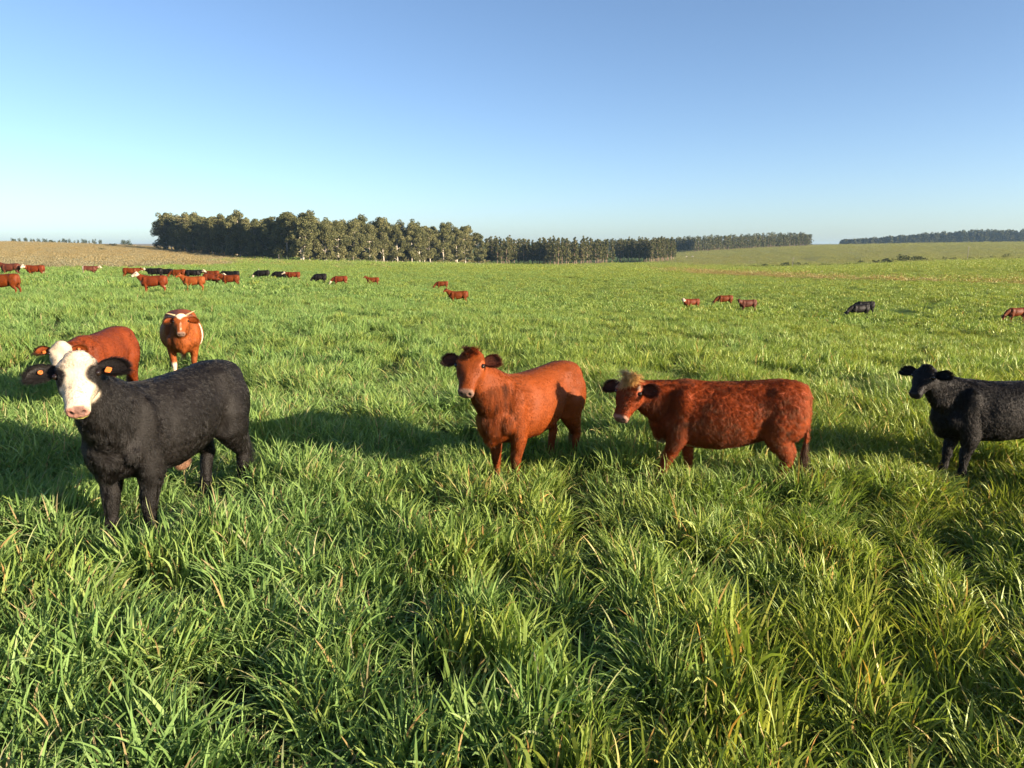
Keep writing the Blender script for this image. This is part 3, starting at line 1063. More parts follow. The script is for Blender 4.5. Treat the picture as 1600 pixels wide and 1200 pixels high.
def plant_meshes(seed, H=15.0, R=2.1, low=.34):
    rng = np.random.default_rng(seed)
    path = [np.array([0, 0, -.4])] + [np.array([rng.normal(0, .10) * i, rng.normal(0, .10) * i, H * i / 5]) for i in range(1, 6)]
    parts = [tube_simple(path, .20, .03, 7)]
    cen, rad = [], []
    n = 22
    for i in range(n):
        t = low + (1 - low) * (i + rng.random()) / n
        az = i * 2.4 + rng.normal(0, .4)
        ln = R * (1.0 - .72 * (t - low) / (1 - low)) * rng.uniform(.35, 1.0)
        p = np.array([0, 0, H * t])
        e = p + np.array([math.cos(az) * ln, math.sin(az) * ln, rng.uniform(-.1, .5)])
        parts.append(tube_simple([p, (p + e) / 2, e], .04, .015, 4))
        cen.append(e)
        rad.append(rng.uniform(.6, 1.05) * (1.15 - .5 * t))
    for t in rng.uniform(.12, low, 5):      # dead lower sticks
        az = rng.random() * 6.28
        p = np.array([0, 0, H * t])
        parts.append(tube_simple([p, p + np.array([math.cos(az), math.sin(az), .2]) * .5, p + np.array([math.cos(az), math.sin(az), .1]) * .9], .025, .01, 4))
    v, f = join_parts(parts)
    trunk = new_mesh('trunk', v, f, M_BARK2)
    V, Q, T = leaf_cloud(rng, cen, rad, 85, .72, .9)
    crown = new_mesh('crown', V, Q, M_PLANT, smooth=False)
    set_attr(crown, 'tone', 'FLOAT', 'POINT', T)
    return trunk, crown

def bush_meshes(seed, H=2.2, R=1.5, n=14, mat=None, stem=.25, size=.34):
    rng = np.random.default_rng(seed)
    cen, rad, parts = [], [], []
    for i in range(n):
        az, rr = rng.random() * 6.28, R * math.sqrt(rng.random()) * .8
        z = H * (stem + (1 - stem) * rng.random() * (1 - .45 * (rr / R) ** 2))
        c = np.array([math.cos(az) * rr, math.sin(az) * rr, z])
        cen.append(c)
        rad.append(rng.uniform(.28, .5) * R)
        if i % 3 == 0:
            parts.append(tube_simple([np.array([0, 0, -.1]), c * np.array([.3, .3, .5]), c], .07 * H / 2.2, .02, 5))
    v, f = join_parts(parts)
    trunk = new_mesh('trunk', v, f, M_WOOD)
    V, Q, T = leaf_cloud(rng, cen, rad, 70, size)
    crown = new_mesh('crown', V, Q, mat or M_BUSH, smooth=False)
    set_attr(crown, 'tone', 'FLOAT', 'POINT', T)
    return trunk, crown

def plant_tree(name, meshes, x, y, s, rz, label, group, cat='tree', sz=None):
    root = empty(name, (x, y, ground_z(x, y)), rz)
    root.scale = (s, s, sz or s)
    props(root, label, cat, group)
    mesh_obj('trunk', meshes[0], root)
    mesh_obj('crown', meshes[1], root)
    return root

_tr = random.Random(12)
EUC = [euc_meshes(100 + i, H=20.5 + (i % 3), R=4.8 + .3 * (i % 2), low=.06 + .04 * (i % 3)) for i in range(7)]
PLN = [plant_meshes(200 + i, H=14.6 + .5 * (i % 3), R=2.2 + .15 * (i % 3), low=.20) for i in range(6)]

def grid_block(corner, right, left, step, rows):
    """trees of a planted block: rows parallel to its sunlit right face and its shaded left face"""
    c, a, b = [np.array((p.x, p.y)) for p in (on_ground(*corner), on_ground(*right), on_ground(*left))]
    va, vb = a - c, b - c
    na, nb = int(np.linalg.norm(va) / step), int(np.linalg.norm(vb) / step)
    out = []
    for i in range(na + 1):
        for j in range(nb + 1):
            if i >= rows and j >= rows:
                continue
            p = c + va * i / na + vb * j / nb
            out.append((p[0] + _tr.uniform(-.22, .22) * step, p[1] + _tr.uniform(-.22, .22) * step, i, j))
    return out

for x, y, i, j in grid_block((484, 338), (744, 424), (262, 452), 8.0, 3):
    if i == 0 and j == 0:
        continue
    if j == 0:
        lb, gp = 'tall pale-trunked eucalyptus in the sunlit front row of the tall grove', 'eucalypts in the sunlit front of the grove'
    elif i == 0:
        lb, gp = 'eucalyptus in the dark shaded side row of the tall grove', 'eucalypts on the shaded side of the grove'
    else:
        lb, gp = 'eucalyptus crown rising inside the tall grove behind its outer rows', 'eucalypts inside the grove'
    s = _tr.uniform(.86, 1.10)
    plant_tree('eucalyptus_tree', _tr.choice(EUC), x, y, s, _tr.random() * 6.28, lb, gp)
_p = on_ground(474, 332)
plant_tree('eucalyptus_tree', euc_meshes(150, H=20.0, R=4.6, low=.26, fork=True), _p.x, _p.y, 1.0, .2, 'broad eucalyptus with a white forked trunk at the near corner of the grove', 'grove')
_p = on_ground(262, 448)
plant_tree('eucalyptus_tree', euc_meshes(151, H=21.0, R=6.5, low=.2), _p.x, _p.y, 1.0, .9, 'spreading dark eucalyptus at the far left end of the grove with sky showing through', 'grove')
for (cr, rt, lf, gname) in (((784, 428), (826, 462), (754, 452), 'first'), ((866, 428), (954, 486), (824, 474), 'second'), ((1020, 492), (1054, 545), (960, 545), 'third')):
    nm = {'first': 'small plantation block right beside the tall grove', 'second': 'middle plantation block, the widest one', 'third': 'last low plantation block before the green hill'}[gname]
    for x, y, i, j in grid_block(cr, rt, lf, 4.4, 3):
        side = 'sunlit front' if j == 0 else 'shaded side' if i == 0 else 'interior'
        plant_tree('plantation_tree', _tr.choice(PLN), x, y, _tr.uniform(.86, 1.08), _tr.random() * 6.28,
                   'slender tree in the %s of the %s' % (side, nm), '%s trees of the %s plantation block' % (side, gname))

# far-off woods that read as one mass: every tree still has its trunk and its crown
def wood_mass(name, label, spots, H, R, seed, mat, size, per, lowest=.3, taper=None):
    rng = np.random.default_rng(seed)
    cen, rad, parts = [], [], []
    for (x, y) in spots:
        z = ground_z(x, y)
        h = H * rng.uniform(.85, 1.12) * (np.interp(x / y, taper, [.35, 1.0]) if taper else 1.0)
        parts.append(tube_simple([np.array([x, y, z - .5]), np.array([x, y, z + h * .5]), np.array([x + rng.normal(0, .3), y, z + h * .95])], .24, .05, 5))
        for k in range(8):
            t = lowest + (.98 - lowest) * (k + rng.random()) / 8
            cen.append(np.array([x + rng.normal(0, .7), y + rng.normal(0, .7), z + h * t]))
            rad.append(R * (1.15 - .6 * t) * rng.uniform(.75, 1.2))
    v, f = join_parts(parts)
    V, Q, T = leaf_cloud(rng, cen, rad, per, size, 1.0)
    me = new_mesh(name, np.r_[v, V], [tuple(q) for q in f] + [tuple(q + len(v)) for q in Q], M_BARK2, smooth=False)
    me.materials.append(mat)
    mi = np.zeros(len(me.polygons), np.int32)
    mi[len(f):] = 1
    me.polygons.foreach_set('material_index', mi)
    set_attr(me, 'tone', 'FLOAT', 'POINT', np.r_[np.full(len(v), .5), T])
    return props(mesh_obj(name, me), label, None, None, 'stuff')

def row_spots(a, b, n, rows, gap, rng):
    A, B = on_ground(*a), on_ground(*b)
    out = []
    for r in range(rows):
        for i in range(n):
            t = (i + rng.random() * .6) / n
            out.append((A.x + (B.x - A.x) * t + rng.normal(0, .5), A.y + (B.y - A.y) * t + r * gap + rng.normal(0, .8)))
    return out
_rg = np.random.default_rng(5)
wood_mass('hill_woodland', 'long far-off wood along the crest of the green hill', row_spots((1086, 790), (1268, 905), 60, 3, 5, _rg) + row_spots((1060, 830), (1086, 790), 10, 3, 5, _rg), 15.5, 2.4, 301, M_PLANT, 1.25, 11, .2)
wood_mass('horizon_woodland', 'dark far-off wood on the horizon at the right', row_spots((1318, 1360), (1640, 1270), 85, 2, 9, _rg), 22.0, 4.6, 302, M_PLANT, 2.4, 7, .04, (.455, .62))
wood_mass('valley_woodland', 'strip of dark far-off wood showing behind the plantation', row_spots((925, 960), (1066, 930), 40, 2, 8, _rg), 15.0, 3.0, 303, M_PLANT, 1.6, 8)
def facing(px, Y, deg):
    """a spot on the field and the heading, in degrees from +x"""
    p = ray(px, 600) * Y
    return (p.x, Y, ground_z(p.x, Y)), math.radians(deg)

def spot(x, y, deg):
    return (x, y, ground_z(x, y)), math.radians(deg)

loc, rz = spot(-3.14, 6.60, -103.5)
NEAR.append(dict(loc=loc, rz=rz, s=1.131, seed=3, base=BLACK, scheme='bald pinknose green sheath', ear_col=BLACK * 1.6, ear_hair=1.1,
    label='black cow with a white face, black eye patches and orange ear tags', tags=('tag', 'button'),
    pose=dict(poll=(.97, .10, 1.47), head=(38, 46, 4), hs=.88, lf=(.03, 0), rf=(.10, .0), lh=(-.05, 0), rh=(.10, 0), ear=(.12, -.05), ear_w=1.05, ear_len=.22, tail=.1, sheath=True, legk=1.26, neck_t=1.2, belly=.03, fat=1.0),
    hairs=120000, hair_len=.021, swirl=.6, lift=.33, huevar=.24, hair_gain=1.05, streak=.7, relief=.9, clumpvar=.10, clumptilt=.14, tuft=.034, hair_w=.0011))
loc, rz = spot(.215, 7.92, -127)
NEAR.append(dict(loc=loc, rz=rz, s=1.0, seed=4, base=RED * 1.1, scheme='', ear_col=DARKRED, ear_hair=1.0,
    label='plain chestnut red cow facing the camera, shadow across its hindquarters',
    pose=dict(poll=(.98, -.02, 1.49), head=(26, 50, 0), hs=.95, lf=(.02, 0), rf=(-.03, .02), lh=(0, 0), rh=(.06, 0), ear=(-.05, -.10), ear_len=.178, legk=1.06, belly=.02, neck_t=1.1),
    hairs=110000, hair_len=.019, swirl=.4, lift=.32, neck_hair=2.0, huevar=.12, streak=1.1, clumpvar=.06, clumptilt=.08, forelock=(RUST * 1.1, 1500, .045)))
loc, rz = spot(2.27, 7.55, 173)
NEAR.append(dict(loc=loc, rz=rz, s=.95, seed=5, base=RUST * 1.45, scheme='belly eyespot pinknose', ear_col=DARKRED * .8, ear_hair=1.4,
    label='shaggy rust red cow with a blond forelock and pink and white nose, walking',
    pose=dict(poll=(1.05, .08, 1.20), head=(60, 52, 0), hs=1.0, lf=(.30, 0), rf=(-.12, .0), lh=(.12, 0), rh=(-.06, 0), ear=(.05, -.08), ear_len=.20, fat=1.04, belly=.04),
    hairs=130000, hair_len=.034, swirl=.9, lift=.5, neck_hair=.3, huevar=.14, clump=.045, tuft=.040, clumpvar=.05, clumptilt=.08, streak=.2, relief=.32, forelock=(np.array([.66, .36, .115]), 2600, .085)))
loc, rz = spot(5.36, 7.76, 174)
NEAR.append(dict(loc=loc, rz=rz, s=.922, seed=6, base=BLACK, scheme='blacknose', ear_col=BLACK * 1.2, ear_hair=1.2,
    label='all black cow cut off by the frame edge, head turned to the camera',
    pose=dict(poll=(.99, .10, 1.35), head=(42, 46, 0), hs=.82, lf=(.04, 0), rf=(.12, 0), lh=(0, 0), rh=(.1, 0), ear=(-.08, -.1), ear_len=.21, legk=1.14),
    hairs=110000, hair_len=.021, swirl=.6, lift=.35, huevar=.24, hair_gain=.75, tuft=.034, relief=.9, clumpvar=.06, clumptilt=.08))
loc, rz = spot(-6.18, 10.95, -85)
NEAR.append(dict(loc=loc, rz=rz, s=1.05, seed=7, base=RUST * .95, scheme='white pinknose', ear_col=RED, ear_hair=1.0, voxel=.016,
    label='dark red cow with a white face standing behind the white-faced black cow', tags=('button', 'tag'),
    pose=dict(poll=(1.03, .0, 1.16), head=(10, 50, 0), hs=.88, lf=(0, 0), rf=(.1, 0), lh=(0, 0), rh=(.1, 0), ear=(.0, -.1), ear_len=.21),
    hairs=60000, hair_len=.018, swirl=.4, lift=.35, hair_w=.0014))
loc, rz = spot(-6.51, 14.45, -65.5)
NEAR.append(dict(loc=loc, rz=rz, s=1.04, seed=8, base=TAN * .9, scheme='blaze flankpatch', ear_col=RED, ear_hair=1.0, voxel=.016,
    label='horned orange and white cow seen head on behind the black cow', horns=True,
    pose=dict(poll=(1.0, .0, 1.23), head=(-4, 46, 0), hs=.86, lf=(0, 0), rf=(.1, 0), lh=(0, 0), rh=(.1, 0), ear=(.2, -.15), fat=1.25),
    hairs=60000, hair_len=.016, swirl=.3, lift=.3, hair_w=.0014))
for i, sp in enumerate(NEAR):
    report_cow(i + 1, sp)
for sp in NEAR:
    build_cow(sp)
# ------------------------------------------------------------------ the rest of the herd
POSES = {
    'graze': dict(poll=(1.16, .05, .62), head=(8, 62, 0), hs=.95, lf=(.10, 0), rf=(-.08, 0), lh=(.05, 0), rh=(-.10, 0), neck=(.92, .0, .98)),
    'alert': dict(poll=(.98, .08, 1.42), head=(30, 35, 0), hs=.9, lf=(.02, 0), rf=(.08, 0), lh=(0, 0), rh=(.10, 0)),
    'level': dict(poll=(1.12, .05, 1.22), head=(18, 38, 0), hs=.95, lf=(.05, 0), rf=(-.04, 0), lh=(.02, 0), rh=(-.08, 0)),
    'look': dict(poll=(1.0, .22, 1.26), head=(75, 42, 0), hs=.95, lf=(.05, 0), rf=(-.04, 0), lh=(.02, 0), rh=(-.08, 0)),
}
_shape = {}
_meshes = {}
def herd_mesh(pose, pattern):
    if (pose, pattern) in _meshes:
        return _meshes[(pose, pattern)]
    if pose not in _shape:
        _shape[pose] = cow_shape(POSES[pose], .030)
    P, Q, N, L, head, fr = _shape[pose]
    base, scheme = {'red': (RED * .72, ''), 'orange': (TAN * .85, ''), 'dark': (DARKRED, ''), 'black': (BLACK, 'blacknose'), 'hereford': (RUST * .85, 'white bib belly'),
                    'redface': (RUST * .8, 'white belly'), 'blackface': (BLACK, 'white'), 'patched': (DARKRED, 'white rear')}[pattern]
    C = paint(P, L, head, base, scheme, 3)
    V, F, Cc, k = [P], [Q], [C], len(P)
    for s in (1, -1):
        ev, ef, info = ear_shape(fr, s, dict(ear=(.05, -.1)), 7, 5)
        V.append(ev); F.append(ef + k); Cc.append(np.tile(base, (len(ev), 1))); k += len(ev)
    me = new_mesh('cow', np.concatenate(V), np.concatenate(F), M_COAT)
    set_attr(me, 'col', 'FLOAT_COLOR', 'POINT', np.c_[np.concatenate(Cc), np.ones(k)])
    _meshes[(pose, pattern)] = me
    return me

HERD = [  # body centre in the photograph, distance, pose, coat, heading, size, label
    (8, 37, 'level', 'red', 184, 1.02, 'plain red cow at the left edge, nearest of the distant cattle there'),
    (18, 65, 'alert', 'dark', 183, 1.04, 'dark red cow with raised head at the left edge, rump against an orange one'),
    (57, 65, 'look', 'redface', 186, .98, 'orange red cow with a white face behind the rump of a dark red cow'),
    (141, 84, 'level', 'patched', 15, .95, 'small dark cow with white face and white legs standing alone on the left'),
    (205, 78, 'level', 'red', 6, 1.0, 'dark red cow behind the white-necked one, head to the right'),
    (242, 44, 'alert', 'hereford', 186, 1.0, 'red cow with a white face, neck and belly, head held high'),
    (243, 80, 'level', 'blackface', 184, 1.02, 'black cow with white face right behind the white-necked red cow'),
    (261, 82, 'graze', 'black', 178, .95, 'black cow half hidden between the white-necked cow and a red one'),
    (280, 79, 'graze', 'red', 182, 1.0, 'red cow behind the lone orange cow on its left side'),
    (304, 52, 'alert', 'orange', 186, .98, 'light orange cow standing side on in the left group'),
    (303, 79, 'level', 'blackface', 4, 1.0, 'black cow with a white face right behind the light orange cow'),
    (333, 80, 'level', 'red', 178, .95, 'small red cow at the back of the left group'),
    (332, 66, 'level', 'redface', 4, 1.0, 'red cow with white belly facing right beside the light orange cow'),
    (361, 65, 'level', 'red', 184, .98, 'rightmost red cow of the left group, in front of a black one'),
    (364, 80, 'level', 'black', 178, .98, 'black cow behind the rightmost red cow of the left group'),
    (411, 86, 'graze', 'blackface', 181, 1.04, 'black cow with a white face, first of three in a line below the grove'),
    (438, 87, 'graze', 'black', 183, .98, 'plain black grazing cow, middle of three in a line below the grove'),
    (459, 87, 'level', 'redface', 184, 1.0, 'red cow with white face and belly, last of three in a line below the grove'),
    (501, 92, 'graze', 'black', 182, .95, 'black cow standing close behind another black cow below the grove'),
    (500, 84, 'graze', 'black', 186, .92, 'black grazing cow in front of another black cow below the grove'),
    (532, 82, 'graze', 'redface', 184, 1.0, 'red grazing cow with white face next to two black cows'),
    (583, 95, 'alert', 'red', 184, 1.0, 'lone small red cow with raised head below the middle of the grove'),
    (691, 98, 'graze', 'red', 184, 1.0, 'small red grazing cow behind a red cow in mid field'),
    (716, 57, 'alert', 'red', 184, .98, 'red cow side on in mid field right behind which another grazes'),
    (1080, 60, 'look', 'redface', 192, .88, 'red cow with white face turned to the camera in the right mid field'),
    (1132, 70, 'graze', 'red', 183, .98, 'red cow grazing behind another in the right mid field'),
    (1168, 59, 'look', 'dark', 186, .92, 'dark-headed red cow in front of a grazing one in the right mid field'),
    (1342, 55, 'graze', 'black', 188, .98, 'black cow grazing on the right, in front of a second black one'),
    (1350, 59, 'graze', 'black', 176, .98, 'black cow half hidden behind the black grazing cow on the right'),
    (1587, 54, 'graze', 'red', 186, .98, 'red cow grazing alone at the right edge'),
]
for (px, Y, pose, pat, hd, s, lb) in HERD:
    p = on_ground(px, Y)
    o = mesh_obj('cow', herd_mesh(pose, pat))
    o.location = p
    o.rotation_euler = (0, 0, math.radians(hd) + math.atan2(-(p.x), p.y) * .0)
    o.scale = (s * .92, s * .92, s * .92)
    props(o, lb, 'cow', 'cattle spread over the field')
# ------------------------------------------------------------------ bushes, posts, stones
BSH = [bush_meshes(400 + i, H=2.2, R=1.5 + .25 * (i % 2)) for i in range(4)]
_br = random.Random(4)
def bush(px, Y, h, label, group=None, w=1.0, name='bush', cat='bush'):
    p = on_ground(px, Y)
    r = plant_tree(name, _br.choice(BSH), p.x, p.y, h / 2.2 * w, _br.random() * 6.28, label, group, cat, h / 2.2)
    return r
_tb = bush_meshes(450, H=3.7, R=1.6, n=16, stem=.38)
_p = on_ground(436, 300)
plant_tree('small_tree', _tb, _p.x, _p.y, 1.0, 0, 'small round green tree standing alone in front of the shaded grove', None)
_tb2 = bush_meshes(451, H=3.7, R=2.2, n=18, stem=.3)
_p = on_ground(578, 352)
plant_tree('small_tree', _tb2, _p.x, _p.y, .8, 0, 'low dark bushy tree at the foot of the sunlit grove', None)
_p = on_ground(246, 440)
plant_tree('small_tree', _tb2, _p.x, _p.y, 1.15, 2, 'dark bushy tree just left of the grove end', None)
_p = on_ground(157, 340)
bush(157, 340, 1.2, 'low wide green bush in the dry pasture on the left', None, 2.2)
bush(364, 330, 1.6, 'pale small bush on the dry slope in front of the dark grove', None, 1.3)
bush(178, 480, 2.0, 'dark bush near the pale ridge of the dry pasture', None, 2.0)
for px, h, w in ((1195, 1.4, 1.5), (1228, 2.0, 1.8), (1243, 2.2, 1.4), (1259, 1.5, 1.3), (1287, 1.3, 1.2), (1345, 1.9, 1.1), (1369, 1.9, 1.3), (1385, 2.4, 1.4), (1405, 3.4, 1.3), (1431, 2.9, 1.3), (1443, 2.1, 1.2),
                 (1460, 1.6, 1.2), (1473, 2.0, .8), (1487, 1.6, 1.5), (1516, 1.7, 1.5), (1532, 1.5, 1.0), (1549, 1.8, 1.3), (1572, 2.3, .9), (1592, 1.2, 1.3)):
    Yb = float(np.interp(px, [1180, 1400, 1600], [372, 352, 335]))
    lb = 'round dark shrub in the line of shrubs along the foot of the right-hand hill'
    if px == 1405:
        lb = 'largest round shrub in the line along the foot of the hill'
    bush(px, Yb, h * 1.1, lb, 'shrubs in a line at the foot of the hill' if px != 1405 else None, w, 'shrub', 'shrub')
for px, h in ((690, 0),):
    pass
# little trees on the skyline of the dry pasture
for px, h, w in ((19, 2.4, .8), (23, 2.2, 1.0), (31, 2.6, .8), (40, 2.7, .9), (49, 2.5, .6), (53, 2.2, .7), (61, 2.5, .9), (69, 2.6, .8), (73, 2.3, .7), (93, 2.0, .8), (100, 2.9, 1.0), (104, 2.4, .6), (110, 2.6, .8), (117, 2.2, .6),
                 (122, 2.4, .6), (130, 2.8, .9), (134, 2.6, .7), (140, 2.3, .6), (148, 3.2, .9), (157, 2.9, .8)):
    bush(px, 575, h * 1.5, 'tiny pale tree in the thin row along the dry skyline', 'tiny trees on the dry skyline', w * .55, 'skyline_tree', 'tree')
bush(81, 570, 3.0, 'dark rounded bush taller than the thin skyline row on the dry ridge', None, 1.5, 'skyline_tree', 'tree')
bush(194, 590, 5.0, 'narrow dark tree on the skyline, first of a lone pair left of the grove', None, .62, 'skyline_tree', 'tree')
bush(203, 592, 4.8, 'narrow dark tree on the skyline, nearer the grove of a lone pair', None, .58, 'skyline_tree', 'tree')
# scrub along the ditch under the shrubs, and rough tufts by the track
def scrub_strip(name, label, spots, seed, h, mat):
    rng = np.random.default_rng(seed)
    cen = [np.array([x, y, ground_z(x, y) + h * .3]) for x, y in spots]
    V, Q, T = leaf_cloud(rng, cen, [h * rng.uniform(.6, 1.3) for _ in cen], 26, h * .55, .6)
    me = new_mesh(name, V, Q, mat, smooth=False)
    set_attr(me, 'tone', 'FLOAT', 'POINT', T)
    return props(mesh_obj(name, me), label, None, None, 'stuff')
_rs = np.random.default_rng(9)
def strip_pts(pts, n, jx, jy):
    out = []
    xs = [p[0] for p in pts]
    for i in range(n):
        px = _rs.uniform(xs[0], xs[-1])
        Y = float(np.interp(px, xs, [p[1] for p in pts]))
        q = on_ground(px, Y)
        out.append((q.x + _rs.normal(0, jx), q.y + _rs.normal(0, jy)))
    return out
M_SCRUB = leaf_material('scrub', (.022, .028, .012), (.040, .046, .018), (.085, .080, .035))
M_STRAW = leaf_material('dry_tussock', (.10, .075, .03), (.17, .13, .06), (.24, .19, .10))
scrub_strip('ditch_scrub', 'dark low scrub along the ditch at the foot of the hill', strip_pts([(1150, 378), (1400, 350), (1640, 330)], 650, .5, .8), 61, 1.0, M_SCRUB)
scrub_strip('valley_scrub', 'rough brown scrub in the wet ground below the plantation', strip_pts([(900, 330), (1000, 300), (1180, 330)], 160, 2, 14), 62, .8, M_SCRUB)
scrub_strip('track_tussock', 'dry straw tussocks along the pale track across the field', strip_pts([(1000, 240), (1100, 190), (1200, 152), (1350, 132), (1620, 112)], 700, 1.0, 3.5), 63, .35, M_STRAW)

def stick(name, px, Y, h, r, label, cat, mat, group=None, arm=False):
    p = on_ground(px, Y)
    root = empty(name, p)
    props(root, label, cat, group)
    v, f = tube_simple([np.array([0, 0, -.3]), np.array([0, 0, h * .5]), np.array([.01 * h, 0, h])], r, r * .7, 8)
    mesh_obj('shaft', new_mesh('shaft', v, f, mat), root)
    v, f = (tube_simple([np.array([-.7, 0, h * .93]), np.array([0, 0, h * .93]), np.array([.7, 0, h * .93])], r * .5, r * .5, 6) if arm
            else loft([((.01 * h, 0, h - .02), (1, 0, 0), (0, 1, 0), r * .9, r * .9, r * .9, 2.0), ((.01 * h, 0, h + .03), (1, 0, 0), (0, 1, 0), r * .5, r * .5, r * .5, 2.0)], 8))
    mesh_obj('crossarm' if arm else 'cap', new_mesh('crossarm' if arm else 'cap', v, f, mat), root)
    return root
M_PALE = simple_mat('pale_plastic', (.7, .68, .6), .5)
stick('utility_pole', 1238, 318, 5.0, .11, 'thin dark pole at the foot of the hill, nearer the wood', 'pole', M_WOOD, None, True)
stick('utility_pole', 1511, 300, 6.3, .11, 'thin tall dark pole among the shrubs on the far right', 'pole', M_WOOD, None, True)
stick('fence_stake', 405, 100, 1.05, .022, 'thin white stake standing in the crop behind the black cows', 'stake', M_PALE)
stick('fence_stake', 1226, 118, .75, .05, 'short dark stake in the field below the track', 'stake', M_WOOD)
stick('fence_stake', 1543, 88, .55, .03, 'tiny dark stake above the lone red cow at the right', 'stake', M_WOOD)

# wire fence along the sunlit foot of the grove
fa, fb = on_ground(508, 330), on_ground(775, 412)
fr_ = empty('wire_fence', (fa.x, fa.y, ground_z(fa.x, fa.y)))
props(fr_, 'long wire fence with pale wooden posts along the foot of the grove', 'fence')
_pm = new_mesh('post', *tube_simple([np.array([0, 0, -.4]), np.array([0, 0, .7]), np.array([.02, 0, 1.45])], .10, .085, 7), bark_material('post_wood', (.36, .31, .26), (.52, .46, .39)))
NP = 36
tops = []
for i in range(NP):
    t = i / (NP - 1)
    x, y = fa.x + (fb.x - fa.x) * t, fa.y + (fb.y - fa.y) * t
    o = mesh_obj('post', _pm, fr_, Vector((x - fa.x, y - fa.y, ground_z(x, y) - fr_.location.z)))
    o.rotation_euler = (_br.uniform(-.04, .04), _br.uniform(-.04, .04), _br.random() * 6)
    tops.append(np.array(o.location))
for hh in (.45, .85, 1.25):
    v, f = tube([p + np.array([0, -.09, hh]) for p in tops], [.006] * NP, fore=(0, 0, 1), seg=4)
    mesh_obj('wire', new_mesh('wire', v, f, simple_mat('wire', (.35, .35, .34), .4)), fr_)

def boulder(px, Y, s, label, col, seed, group=None):
    rng = np.random.default_rng(seed)
    v, f = ellipsoid((0, 0, 0), (1, .8, .6), seg=12)
    v = v * (1 + .35 * (vnoise(v + seed, .7, seed) - .5))[:, None]
    v[:, 2] += .28
    p = on_ground(px, Y)
    o = mesh_obj('boulder', new_mesh('boulder', v * s, f, col))
    o.location = p
    o.rotation_euler = (0, 0, rng.random() * 6)
    return props(o, label, 'boulder', group)
M_ROCK = bark_material('rock', (.30, .26, .21), (.55, .50, .43))
for k, (px, Y, s, lb) in enumerate(((1284, 205, .85, 'pale boulder, largest of a cluster in the far right field'), (1279, 206, .5, 'dark small boulder beside the largest pale one in the far right field'), (1299, 207, .6, 'flat boulder right of the pale cluster in the far right field'),
                    (1306, 209, .4, 'small last boulder right of the flat one in the far right field'), (1206, 150, .35, 'small white stone lying at the edge of the track'), (906, 300, .8, 'grey boulder in the green field below the plantation'), (912, 300, .55, 'smaller grey boulder next to another below the plantation'),
                    (1072, 620, 1.1, 'pale boulder near the end of the hill wood'), (1082, 622, 1.0, 'second pale boulder near the end of the hill wood'), (1122, 560, 1.0, 'pale boulder on the lower slope of the green hill'))):
    boulder(px, Y, s, lb, M_ROCK, 700 + k)
# ------------------------------------------------------------------ grass
def grass_material(name, stops):
    m, t = material(name)
    tone = attr_n(t, 'tone').outputs['Fac']
    tint = attr_n(t, 'tint', 'INSTANCER').outputs['Fac']
    base = ramp_n(t, tone, stops)
    blue = mix_rgb(t, 1.0, base, (.84, 1.04, 1.35), 'MULTIPLY')
    yel = mix_rgb(t, 1.0, base, (1.16, 1.02, .66), 'MULTIPLY')
    c = mix_rgb(t, tint, blue, yel)
    d = nd(t, 'ShaderNodeBsdfDiffuse')
    tr = nd(t, 'ShaderNodeBsdfTranslucent')
    g = nd(t, 'ShaderNodeBsdfGlossy')
    g.inputs['Roughness'].default_value = .55
    g.inputs['Color'].default_value = (.75, .85, .55, 1)
    t.links.new(c, d.inputs['Color'])
    t.links.new(mix_rgb(t, 1.0, c, (1.05, 1.15, .55), 'MULTIPLY'), tr.inputs['Color'])
    m1 = nd(t, 'ShaderNodeMixShader')
    m1.inputs[0].default_value = .37
    t.links.new(d.outputs[0], m1.inputs[1])
    t.links.new(tr.outputs[0], m1.inputs[2])
    lw = nd(t, 'ShaderNodeFresnel')
    lw.inputs[0].default_value = 1.35
    m2 = nd(t, 'ShaderNodeMixShader')
    t.links.new(math_n(t, 'MULTIPLY', lw.outputs[0], .09), m2.inputs[0])
    t.links.new(m1.outputs[0], m2.inputs[1])
    t.links.new(g.outputs[0], m2.inputs[2])
    o = nd(t, 'ShaderNodeOutputMaterial')
    t.links.new(m2.outputs[0], o.inputs[0])
    return m

M_GRASS = grass_material('grass_blade', [(0.0, (.105, .152, .033)), (.35, (.180, .242, .053)), (.65, (.265, .320, .082)), (.88, (.34, .36, .12)), (.93, (.42, .33, .14)), (1.0, (.42, .23, .09))])
M_DRYGRASS = grass_material('dry_grass_blade', [(0.0, (.17, .125, .060)), (.4, (.27, .205, .105)), (.8, (.36, .28, .155)), (1.0, (.40, .33, .20))])
M_HILLGRASS = grass_material('hill_grass_blade', [(0.0, (.110, .135, .052)), (.4, (.180, .200, .085)), (.8, (.265, .250, .120)), (1.0, (.37, .30, .17))])

